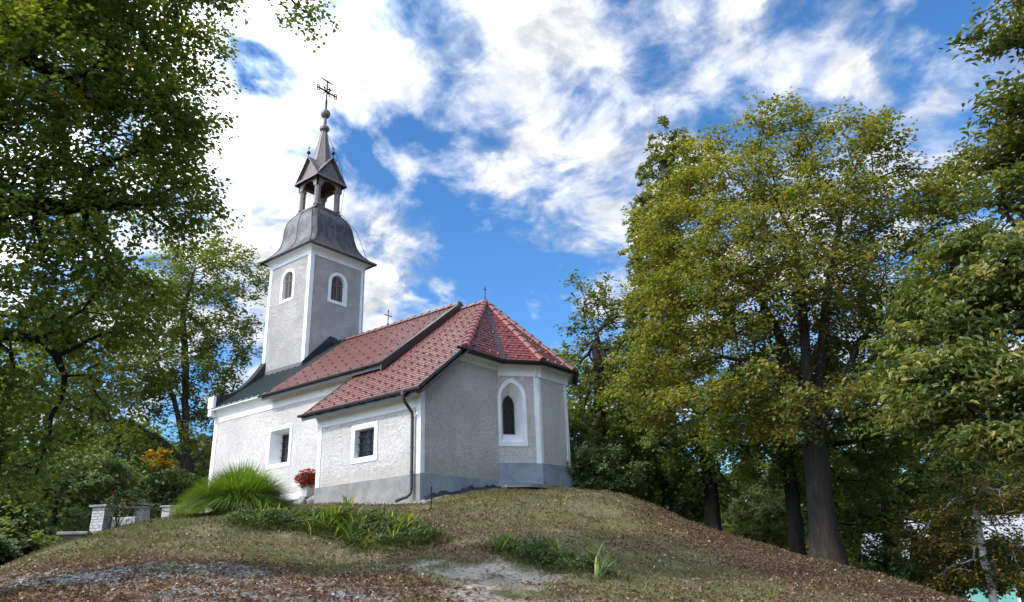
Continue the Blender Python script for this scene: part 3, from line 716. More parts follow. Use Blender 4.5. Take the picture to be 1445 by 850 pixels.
def gutter(mb, path, r=.062):
    P = [Vector(p) for p in path]; vs = []; fs = []; m = 8
    for i, p in enumerate(P):
        d1 = (P[i]-P[i-1]).normalized() if i else (P[1]-P[0]).normalized(); d2 = (P[i+1]-P[i]).normalized() if i < len(P)-1 else d1
        d = (d1+d2).normalized(); s = d.cross(Z_).normalized(); k = 1/max(.5, d.dot(d1))
        for rr in (r, r-.01):
            for t in np.linspace(0, math.pi, m): vs.append(p + s*math.cos(t)*rr*k - Z_*math.sin(t)*rr)
    st = 2*m
    for i in range(len(P)-1):
        for w in (0, m):
            for j in range(m-1): fs.append((i*st+w+j, i*st+w+j+1, (i+1)*st+w+j+1, (i+1)*st+w+j))
        fs += [(i*st, i*st+m, (i+1)*st+m, (i+1)*st), (i*st+m-1, i*st+2*m-1, (i+1)*st+2*m-1, (i+1)*st+m-1)]
    for i in (0, len(P)-1): fs += [tuple(i*st + j for j in range(m))]
    mb.add(vs, fs)
g = MB(); gutter(g, [(-4.5, -.415, 2.735), (.34, -.415, 2.735)]); board(g, (-4.42, -.345, 2.70), (.3, -.345, 2.70), .03, .12)
for k in range(8): g.box(-4.3+k*.6, -4.27+k*.6, -.475, -.35, 2.655, 2.675)
g.build('sacristy_gutter', m_brown, chapel)
g = MB(); gutter(g, [(-9.2, 1.235, 4.35), (-2.93, 1.235, 4.35)]); board(g, (-9.1, 1.305, 4.31), (-2.98, 1.305, 4.31), .03, .13); g.build('nave_gutter', m_brown, chapel)
g = MB(); o_ = .05
def outp(p, n): return p + Vector(n)*o_
G = [P0 + Vector((.05, -.42, -.01)), P0 + Vector((.05, 0, 0)), P1 + Vector((.05, -.02, 0)), P2 + Vector((.055, -.035, 0)), P3 + Vector((.055, .035, 0)), P4 + Vector((.03, .08, 0))]
gutter(g, [p + Z_*.0 for p in G], .066)
for a, b in zip([P0, P1, P2, P3], [P1, P2, P3, P4]): board(g, a - Z_*.015, b - Z_*.015, .03, .10)
g.build('apse_gutter', m_brown, chapel)
dp = MB(); zb = gz(-.22, -.15)
pth = [(-.20, -.415, 2.68), (-.20, -.415, 2.56), (-.20, -.37, 2.47), (-.20, -.22, 2.33), (-.20, -.12, 2.24), (-.20, -.095, 2.12), (-.20, -.095, zb+.34), (-.21, -.11, zb+.24), (-.27, -.17, zb+.16), (-.50, -.33, zb+.07)]
dp.tube(pth, .041, 12); dp.tube([(-.20, -.415, 2.74), (-.20, -.415, 2.62)], .075, 12)
for z in (2.1, 1.35, .75): dp.tube([(-.20, -.095, z-.018), (-.20, -.095, z+.018)], .050, 12)
dp.build('downpipe', m_brown, chapel, smooth=True)
# green standing-seam roof round the tower, west parapet
gr = MB(); gs = (YC, ZNV(YC)-.005)
gr.prism([(-12.36, 1.50, ZNV(1.50)-.005), (-12.36, YC, ZNV(YC)-.005), (-12.36, YC, ZNV(YC)-.06), (-12.36, 1.50, ZNV(1.50)-.06)], (3.27, 0, 0))
green = gr.build('green_metal_roof', m_green, chapel)
gr = MB()
for k in range(9): x = -12.15 + k*.37; gr.beam((x, 1.49, ZNV(1.49)+.02), (x, YC-.02, ZNV(YC-.02)+.02), .055, .06, Vector((0, -.62, .78)))
gr.build('standing_seam', plain('dark_green_seam', (.045, .06, .056), .5, .4), green)
pp = MB(); prof = [(1.50, 4.30), (1.50, 4.90)] + [(1.5+2.1*t, 4.90 + 1.15*t + .85*t**2.6 - .16*math.sin(math.pi*t)) for t in np.linspace(.08, 1, 10)] + [(3.6, 5.6)]
pp.prism([(-12.74, y, z) for y, z in prof], (.36, 0, 0)); pp.build('west_parapet', m_black, chapel); pp = MB(); pp.prism([(-12.74, 2*YC-y, z) for y, z in prof], (.36, 0, 0)); pp.build('west_parapet', m_black, chapel)
pp = MB(); pp.box(-12.75, -12.38, 1.36, 1.495, 4.44, 4.90); pp.box(-12.72, -12.5, 1.38, 1.70, 4.15, 4.42); pp.build('parapet_end', m_white, chapel, bevel=.03)
fl = MB(); zt = ZNV(TY0)
fl.prism([(TX0+.25, TY0-.03, zt-.1), (TX1+.03, TY0-.03, zt-.1), (TX1+.03, TY0-.03, zt+.14), (TX0+.25, TY0-.03, zt+.17)], (0, .05, 0)); fl.build('tower_apron_flashing', plain('old_lead_flashing', (.13, .125, .12), .7, .3, .1, .5, 9), chapel)
fl = MB(); fl.prism([(TX1+.035, TY0-.1, ZNV(TY0-.1)), (TX1+.035, YC+.1, ZNV(YC)+.02), (TX1+.035, YC+.1, ZNV(YC)+.26), (TX1+.035, YC-.25, ZNV(YC)+.30), (TX1+.035, TY0-.1, ZNV(TY0-.1)+.20)], (-.05, 0, 0))
fl.box(TX1, -9.05, YC-.14, YC+.14, ZNV(YC)-.05, ZNV(YC)+.07); fl.build('tower_side_flashing', m_black, chapel)

# tower helm: four-sided bell roof with narrow chamfered corners
AX = Vector((-11.225, YC, 0)); LX = Vector((-11.315, YC-.075, 0))
prof = [(1.78, 11.035), (1.78, 11.075), (1.60, 11.20), (1.42, 11.40), (1.30, 11.60), (1.22, 11.80), (1.165, 12.1), (1.13, 12.4), (1.10, 12.65), (1.03, 12.90), (.93, 13.10), (.79, 13.29), (.65, 13.42)]
def oct_ring(hw, z, c, cx): return [Vector((cx.x+a, cx.y+b, z)) for a, b in ((-hw+c, -hw), (hw-c, -hw), (hw, -hw+c), (hw, hw-c), (hw-c, hw), (-hw+c, hw), (-hw, hw-c), (-hw, -hw+c))]
h = MB(); vs = []; fs = []
rings = [oct_ring(a, z, .17 if z > 11.3 else .17*max(.05, (z-11.03)/.27), AX + (LX-AX)*min(1, max(0, (z-11.8)/1.5))) for a, z in prof]
for r_ in rings: vs += r_
for i in range(len(rings)-1):
    for k in range(8): fs.append((i*8+k, i*8+(k+1) % 8, (i+1)*8+(k+1) % 8, (i+1)*8+k))
fs += [tuple(range(7, -1, -1)), tuple(len(vs)-8+k for k in range(8))]
h.add(vs, fs); helm = h.build('bell_roof', m_dome, chapel, smooth=True)
s = MB()
for k in range(8): s.tube([r_[k] for r_ in rings[1:]], .022, 6)
for k in (0, 2, 4, 6): s.tube([(r_[k]+r_[k+1])/2 for r_ in rings[1:]], .020, 6)
s.build('dome_seam', plain('dark_lead_seam', (.05, .043, .038), .5, .4, .4, .3), helm)
# open lantern
lan = MB()
for hw, a, b in ((.70, 13.40, 13.47), (.63, 13.47, 13.55)): lan.box(LX.x-hw, LX.x+hw, LX.y-hw, LX.y+hw, a, b)
lantern = lan.build('lantern', m_lantern, chapel, bevel=.015)
for sx_ in (-1, 1):
    for sy_ in (-1, 1):
        p = MB(); cx, cy_ = LX.x + sx_*.53, LX.y + sy_*.53
        p.lathe([(.165, 13.55), (.165, 13.63), (.135, 13.66), (.135, 14.46), (.16, 14.50), (.16, 14.62)], (cx, cy_, 0), 8, math.pi/8); p.build('post', m_lantern, lantern)
gp = MB()
for U, N in ((X_, -Y_), (X_, Y_), (Y_, X_), (Y_, -X_)):
    O = LX + N*.67
    ol = [(-.67, 14.52)] + [(.40*math.cos(t)*1.0, 14.52 + .34*math.sin(t)) for t in np.linspace(math.pi, 0, 12)] + [(.67, 14.52), (.67, 14.98), (0, 15.94), (-.67, 14.98)]
    gp.prism([O + U*a + Z_*b for a, b in ol], -N*.06)
gp.build('gable', m_lantern, lantern)
gl = MB()
for U, N in ((X_, Y_), (Y_, X_)):
    for s_ in (-1, 1):
        a, b = LX + Z_*16.04, LX + U*(.84*s_) + Z_*14.86
        gl.prism([a + N*.80, a - N*.80, b - N*.80, b + N*.80], (0, 0, .06))
gl.build('gable_roof', m_lantern, lantern)
gl = MB(); gl.box(LX.x-.56, LX.x+.56, LX.y-.56, LX.y+.56, 14.98, 15.03); gl.build('lantern_ceiling', m_soffit, lantern)
sp = MB(); sp.lathe([(.56, 15.3), (.52, 15.7), (.455, 16.1), (.12, 17.76)], LX, 8, math.pi/8)
spire = sp.build('spire', m_lantern, chapel)
s = MB()
for k in range(8):
    t = math.pi/8 + k*math.pi/4; s.tube([LX + Vector((math.cos(t)*r_, math.sin(t)*r_, z)) for r_, z in ((.52, 15.7), (.455, 16.1), (.12, 17.76))], .014, 5)
s.build('seam', m_lantern, spire)
k = MB(); k.lathe([(.10, 17.72), (.13, 17.80), (.21, 17.84), (.235, 17.92), (.21, 18.0), (.12, 18.04), (.075, 18.10), (.085, 18.25), (.06, 18.45), (.07, 18.52)], LX, 16)
k.build('spire_collar', m_lantern, spire, smooth=True)
k = MB(); k.lathe([(.06, 18.50)] + [(.225*math.sin(t), 18.74-.235*math.cos(t)) for t in np.linspace(.3, math.pi-.3, 10)] + [(.05, 19.0)], LX, 16); k.build('orb', m_lantern, spire, smooth=True)
k = MB(); z0 = 18.96; k.tube([LX + Z_*z0, LX + Z_*20.62], .036, 6); k.lathe([(.05, 18.96), (.055, 19.5), (.03, 19.55)], LX, 8)
def loop(mb, c, U, r, rad=.018): mb.tube([c + U*math.cos(t)*r + Z_*math.sin(t)*r for t in np.linspace(0, 2*math.pi, 13)], rad, 5)
zc = 19.98
k.tube([LX + Y_*-.52 + Z_*zc, LX + Y_*.52 + Z_*zc], .042, 6)
for s_ in (-1, 1):
    for dz in (-.07, .07): loop(k, LX + Y_*(.50*s_) + Z_*(zc+dz), Y_, .08, .026)
    k.tube([LX + Vector((.02, .10*s_, zc)), LX + Vector((.20, .03*s_, zc+.06)), LX + Vector((.26, .06*s_, zc))], .028, 5)
    k.tube([LX + Y_*(.05*s_) + Z_*(zc-.02), LX + Y_*(.22*s_) + Z_*(zc-.2)], .03, 5); k.tube([LX + Y_*(.05*s_) + Z_*(zc+.02), LX + Y_*(.22*s_) + Z_*(zc+.2)], .03, 5)
loop(k, LX + Z_*20.22 + Y_*.07, Y_, .07, .02); loop(k, LX + Z_*20.22 - Y_*.07, Y_, .07, .02)
k.tube([LX + Y_*-.40 + Z_*20.60, LX + Y_*.02 + Z_*20.56, LX + Y_*.38 + Z_*20.56], [.022, .045, .015], 6)
k.build('spire_cross', m_iron, spire)
for N in (-Y_, X_, Y_, -X_):
    f = MB(); c = LX + N*.76 + Z_*16.04; f.tube([c, c + Z_*.34], .016, 5); f.lathe([(.02, .17)] + [(.085*math.sin(t), .25-.085*math.cos(t)) for t in np.linspace(.3, 2.84, 7)] + [(.015, .34)], c, 10)
    U = Vector((N.y, N.x, 0)); f.tube([c + Z_*.34, c + Z_*.60], .014, 5); f.tube([c + U*-.10 + Z_*.50, c + U*.10 + Z_*.50], .014, 5); f.build('gable_finial', m_iron, lantern)
lw = MB(); lw.tube([LX + Vector((.10, .06, 17.7)), LX + Vector((.42, .72, 16.1)), LX + Vector((.62, .86, 15.0)), LX + Vector((.62, .70, 13.6)), AX + Vector((1.1, 1.15, 12.6)), AX + Vector((1.43, 1.5, 11.3)), AX + Vector((1.42, 1.36, 10.7)), AX + Vector((1.42, 1.36, 7.2))], .010, 5)
lw.build('lightning_conductor', m_iron, chapel)
# roof crosses
k = MB(); c = Vector((-6.68, YC, ZNV(YC)+.08)); k.lathe([(.02, 0), (.06, .04), (.02, .1)], c, 8); k.tube([c, c + Z_*.60], .018, 5); k.tube([c + Y_*-.15 + Z_*.40, c + Y_*.15 + Z_*.40], .018, 5)
for q in (Y_*-.15 + Z_*.4, Y_*.15 + Z_*.4, Z_*.6): k.lathe([(.01, -.03), (.035, 0), (.01, .03)], c + q, 6)
k.build('ridge_cross', m_iron, chapel)
k = MB(); c = AP + Vector((0, 0, .06)); k.tube([c, c + Z_*.52], .016, 5); k.lathe([(.015, .0), (.06, .04), (.015, .09)], c, 8); k.tube([c + Y_*-.07 + Z_*.42, c + Y_*.07 + Z_*.42], .014, 5); k.build('apex_cross', m_iron, chapel)
# stone gravel shoulder laid by hand and the piece of slab at the apse foot are their own things, below
# ------------------------------------------------------------------ trees
def grow(spec, seed, n_attr, D=.34, dk=.62, r_trunk=.3, holes=10, flare=1.5):
    rg = NO(seed); base = np.array(spec['base'])
    pos = [base]; par = [-1]
    def run(start, pts):
        cur = start
        for p in pts:
            p = np.array(p); a = pos[cur]; n = max(1, int(round(np.linalg.norm(p-a)/D)))
            for k in range(1, n+1):
                pos.append(a + (p-a)*k/n + rg.normal(0, .012, 3)*(k < n)); par.append(cur); cur = len(pos)-1
        return cur
    top = run(0, spec['trunk'] or [base + [0, 0, .5]])
    main = list(range(len(pos)))
    for l in spec['limbs']:
        q = np.array(l[0]); cand = main[len(main)//2:]; s = min(cand, key=lambda i: np.linalg.norm(pos[i] + [0, 0, .35] - q)); run(s, l)
    fixed = len(pos)
    lo = np.array(spec['lobes']); vol = (lo[:, 3]**2*lo[:, 4])**.72; cnt = np.maximum(6, (n_attr*vol/vol.sum()).astype(int)); A = []
    for L, c in zip(lo, cnt):
        d = rg.normal(size=(c, 3)); d /= np.linalg.norm(d, axis=1)[:, None]; rr = .25 + .75*rg.random(c)**.45
        A.append(L[:3] + d*rr[:, None]*[L[3], L[3], L[4]])
    A = np.concatenate(A)
    for _ in range(holes):
        c = A[rg.integers(len(A))]; A = A[np.linalg.norm((A-c)/[1, 1, .7], axis=1) > rg.uniform(.3, .62)*dk*1.3]
    A = A[A[:, 2] > base[2] + .25]
    P = np.array(pos); par = np.array(par)
    dist = np.full(len(A), 1e9); near = np.zeros(len(A), int)
    def upd(i0):
        for s in range(i0, len(P), 64):
            dd = np.linalg.norm(A[:, None] - P[None, s:s+64], axis=2); j = dd.argmin(1); m = dd[np.arange(len(A)), j]; b = m < dist; dist[b] = m[b]; near[b] = s + j[b]
    upd(max(0, top-1) if not spec['limbs'] else top//2)
    for it in range(140):
        alive = dist > dk
        if not alive.any(): break
        idx = near[alive]; v = A[alive]-P[idx]; v /= np.linalg.norm(v, axis=1)[:, None]
        un, inv = np.unique(idx, return_inverse=True); S = np.zeros((len(un), 3)); np.add.at(S, inv, v)
        S /= np.linalg.norm(S, axis=1)[:, None] + 1e-9; S += rg.normal(0, .22, S.shape); S /= np.linalg.norm(S, axis=1)[:, None]
        n0 = len(P); P = np.r_[P, P[un] + S*D]; par = np.r_[par, un]; upd(n0)
        if len(P) > 9000: break
    kids = np.bincount(par[1:], minlength=len(P)); ends = np.where(kids <= 1)[0]; ends = ends[ends >= fixed]
    for g in range(2):
        e = ends if g == 0 else np.arange(n0, len(P)); v = P[e]-P[par[e]]; v /= np.linalg.norm(v, axis=1)[:, None]+1e-9
        e2 = np.repeat(e, 2 if g == 0 else 1); v = np.repeat(v, 2 if g == 0 else 1, axis=0)*.6 + rg.normal(0, .55, (len(e2), 3))*[1, 1, .6]; v /= np.linalg.norm(v, axis=1)[:, None]
        n0 = len(P); P = np.r_[P, P[e2] + v*(D*(.8-.2*g))]; par = np.r_[par, e2]
    n = len(P); w = np.zeros(n); kids = np.bincount(par[1:], minlength=n); ex = 1.75
    for i in range(n-1, -1, -1):
        if w[i] == 0: w[i] = 1
        if i: w[par[i]] += w[i]
    r = (w/w[0])**(1/ex)*r_trunk; r = np.maximum(r, .005)
    h = P[:, 2]-base[2]; tr = np.arange(n) <= top
    if spec['trunk']: r[tr] *= 1 + (flare-1)*np.exp(-h[tr]/.5)
    return P, par, r, np.where(np.arange(n) < fixed, 999, w)
def limbs_mesh(name, P, par, r, mat_, parent, rmin=.0066):
    n = len(P); main = np.full(n, -1)
    for i in np.argsort(r[1:]) + 1: main[par[i]] = i
    d = np.zeros((n, 3)); d[1:] = P[1:]-P[par[1:]]; d[0] = (0, 0, 1); d /= np.linalg.norm(d, axis=1)[:, None]+1e-9
    nd = d.copy(); ok = main >= 0; nd[ok] += d[main[ok]]; nd /= np.linalg.norm(nd, axis=1)[:, None]+1e-9
    V = []; F = []; off = 0
    for lo_, hi, m in ((0, .035, 5), (.035, .12, 8), (.12, 9, 14)):
        e = np.where((r >= lo_) & (r < hi) & (np.arange(n) > 0))[0]
        if not len(e): continue
        p = par[e]; ismain = main[p] == e
        d0 = np.where(ismain[:, None], nd[p], d[e]); r0 = np.where(ismain, r[p], r[e]*1.15); d1 = nd[e]
        ring = []
        for c, dd, rr in ((P[p], d0, r0), (P[e], d1, r[e])):
            a = np.cross(dd, [.31, .94, .13]); a /= np.linalg.norm(a, axis=1)[:, None]+1e-9; b = np.cross(dd, a); t = np.arange(m)*2*np.pi/m
            rad = rr[:, None]*(1 + (.07*np.sin(3*t+c[:, 2:3]*.7) + .05*np.sin(5*t-c[:, 2:3]) if m == 14 else 0*t))
            ring.append(c[:, None] + a[:, None]*(np.cos(t)*rad)[..., None] + b[:, None]*(np.sin(t)*rad)[..., None])
        v = np.concatenate(ring, 1).reshape(-1, 3); k = np.arange(m); q = np.stack([k, (k+1) % m, m+(k+1) % m, m+k], -1)
        f = (np.arange(len(e))*2*m)[:, None, None] + q[None] + off; V.append(v); F.append(f.reshape(-1, 4)); off += len(v)
    return mesh_np(name, np.concatenate(V), np.concatenate(F), mat_, None, parent, smooth=True)
def leaf_mesh(name, c, nrm, tip, size, aspect, hue, mat_, parent=None, near=False, curl=.18):
    """one small folded leaf per row"""
    t = tip - nrm*(tip*nrm).sum(1)[:, None]; t /= np.linalg.norm(t, axis=1)[:, None]+1e-9; s = np.cross(nrm, t); L = size[:, None]
    if not near:
        v = np.stack([c - t*L*.5, c + s*L*aspect*.5 + nrm*L*curl*.6 - t*L*.08, c + t*L*.5 - nrm*L*curl*.5, c - s*L*aspect*.5 + nrm*L*curl*.6 - t*L*.08], 1)
        f = np.arange(len(c)*4).reshape(-1, 4); hu = hue
    else:
        W_ = L*aspect*.5
        v = np.stack([c - t*L*.5, c + s*W_ + nrm*L*curl - t*L*.22, c + s*W_*.72 + nrm*L*curl*.6 + t*L*.2, c + t*L*.52 - nrm*L*curl*.8, c - s*W_*.72 + nrm*L*curl*.6 + t*L*.2, c - s*W_ + nrm*L*curl - t*L*.22], 1)
        b = np.arange(len(c))[:, None]*6; f = np.concatenate([b + [0, 1, 2, 3], b + [0, 3, 4, 5]], 0); hu = np.r_[hue, hue]
    return mesh_np(name, v.reshape(-1, 3), f, mat_, hu, parent)
def crown(spec, P, r, kids, seed, n_leaves, size, mat_, parent, hue=(.4, .16), yellow=.1, spread=.36, near=False, aspect=.75, droop=.35, thin=4, top_yellow=0.0, flat=.55):
    rg = NO(seed+99); fine = np.where(kids <= thin)[0]; wgt = np.where(kids[fine] <= 1, 2.0, 1.0); cl_n = len(fine)
    center = np.array(spec['lobes'])[:, :3].mean(0); zmin, zmax = P[fine][:, 2].min(), P[fine][:, 2].max()
    clh = rg.normal(0, hue[1]*.7, cl_n) + (P[fine][:, 2]-zmin)/(zmax-zmin+1e-6)*top_yellow
    out = P[fine]-center; out /= np.linalg.norm(out, axis=1)[:, None]+1e-9
    sp = rg.normal(0, .75, (cl_n, 4, 3)); sp[..., 2] *= flat; sp += out[:, None]*[.6, .6, flat*.8]; sp /= np.linalg.norm(sp, axis=2)[..., None]
    k = rg.choice(cl_n, n_leaves, p=wgt/wgt.sum()); j = rg.integers(0, 4, n_leaves); a = rg.random(n_leaves)**.8*spread
    d = sp[k, j]; c = P[fine[k]] + d*a[:, None] + rg.normal(0, spread*.17, (n_leaves, 3))*[1, 1, .35+.65*min(1, flat/.55)]; c[:, 2] -= droop*a*a/spread*.6
    nrm = rg.normal(0, .42, (n_leaves, 3)) + [0, 0, 1.0] + out[k]*.25; nrm /= np.linalg.norm(nrm, axis=1)[:, None]
    tip = d*.7 + rg.normal(0, .6, (n_leaves, 3)) + [0, 0, -.3]; tip /= np.linalg.norm(tip, axis=1)[:, None]
    h = hue[0] + clh[k] + rg.normal(0, hue[1]*.6, n_leaves); y = rg.random(n_leaves) < yellow*np.clip(1 + clh[k]*4, .1, 3); h[y] = rg.uniform(.74, 1.0, y.sum())
    s = size*rg.uniform(.6, 1.25, n_leaves); ok = np.ones(n_leaves, bool)
    for vx, vy, vz, vr in spec.get('void', ()): ok &= np.linalg.norm(c-[vx, vy, vz], axis=1) > vr*rg.uniform(.75, 1.1, n_leaves)
    c, nrm, tip, s, h = c[ok], nrm[ok], tip[ok], s[ok], h[ok]
    return leaf_mesh('crown', c, nrm, tip, s, aspect, np.clip(h, 0, 1), mat_, parent, near)

b_dark = barkmat('dark_bark', (.030, .025, .021)); b_grey = barkmat('grey_bark', (.085, .072, .06)); b_brown = barkmat('brown_bark', (.05, .041, .034))
def birch_bark():
    def f(N, oc, b):
        mp = N.n('ShaderNodeMapping'); N.put(mp.inputs[0], oc); mp.inputs['Scale'].default_value = (3, 3, 9)
        return N.ramp(N.noise(mp.outputs[0], 1.2, 5, .65), [(.38, (.03, .028, .026)), (.5, (.45, .43, .40)), (.8, (.58, .56, .53))])
    return mat('birch_bark', f, .8, .2)
l_linden = leafmat('linden_leaf', [(0, (.040, .064, .014)), (.35, (.088, .108, .020)), (.6, (.142, .150, .032)), (.78, (.21, .185, .04)), (1, (.36, .27, .05))])
l_green = leafmat('green_leaf', [(0, (.036, .060, .015)), (.4, (.08, .115, .026)), (.7, (.14, .17, .035)), (.85, (.19, .20, .03)), (1, (.34, .27, .04))])
l_over = leafmat('overhang_leaf', [(0, (.042, .066, .015)), (.4, (.092, .128, .025)), (.7, (.15, .19, .034)), (.86, (.17, .19, .025)), (1, (.34, .27, .03))], .42)
l_chest = leafmat('chestnut_leaf', [(0, (.034, .056, .014)), (.4, (.085, .115, .026)), (.7, (.17, .18, .05)), (1, (.36, .30, .09))], .35)
l_poplar = leafmat('poplar_leaf', [(0, (.05, .068, .022)), (.5, (.11, .125, .04)), (1, (.20, .18, .05))])
l_bush = leafmat('bush_leaf', [(0, (.036, .062, .018)), (.5, (.085, .125, .036)), (.8, (.16, .20, .075)), (1, (.26, .25, .07))], .35)
l_sunlit = leafmat('sunlit_bush_leaf', [(0, (.10, .13, .04)), (.5, (.18, .20, .075)), (1, (.30, .28, .12))], .5)  # leaf colour made paler to hold the sunlight falling on this bush
l_yel = leafmat('yellow_leaf', [(0, (.18, .13, .015)), (.4, (.42, .25, .02)), (1, (.55, .28, .03))], .45)
l_birch = leafmat('birch_leaf', [(0, (.04, .055, .014)), (.45, (.09, .095, .02)), (.7, (.26, .19, .025)), (1, (.45, .27, .03))], .42)
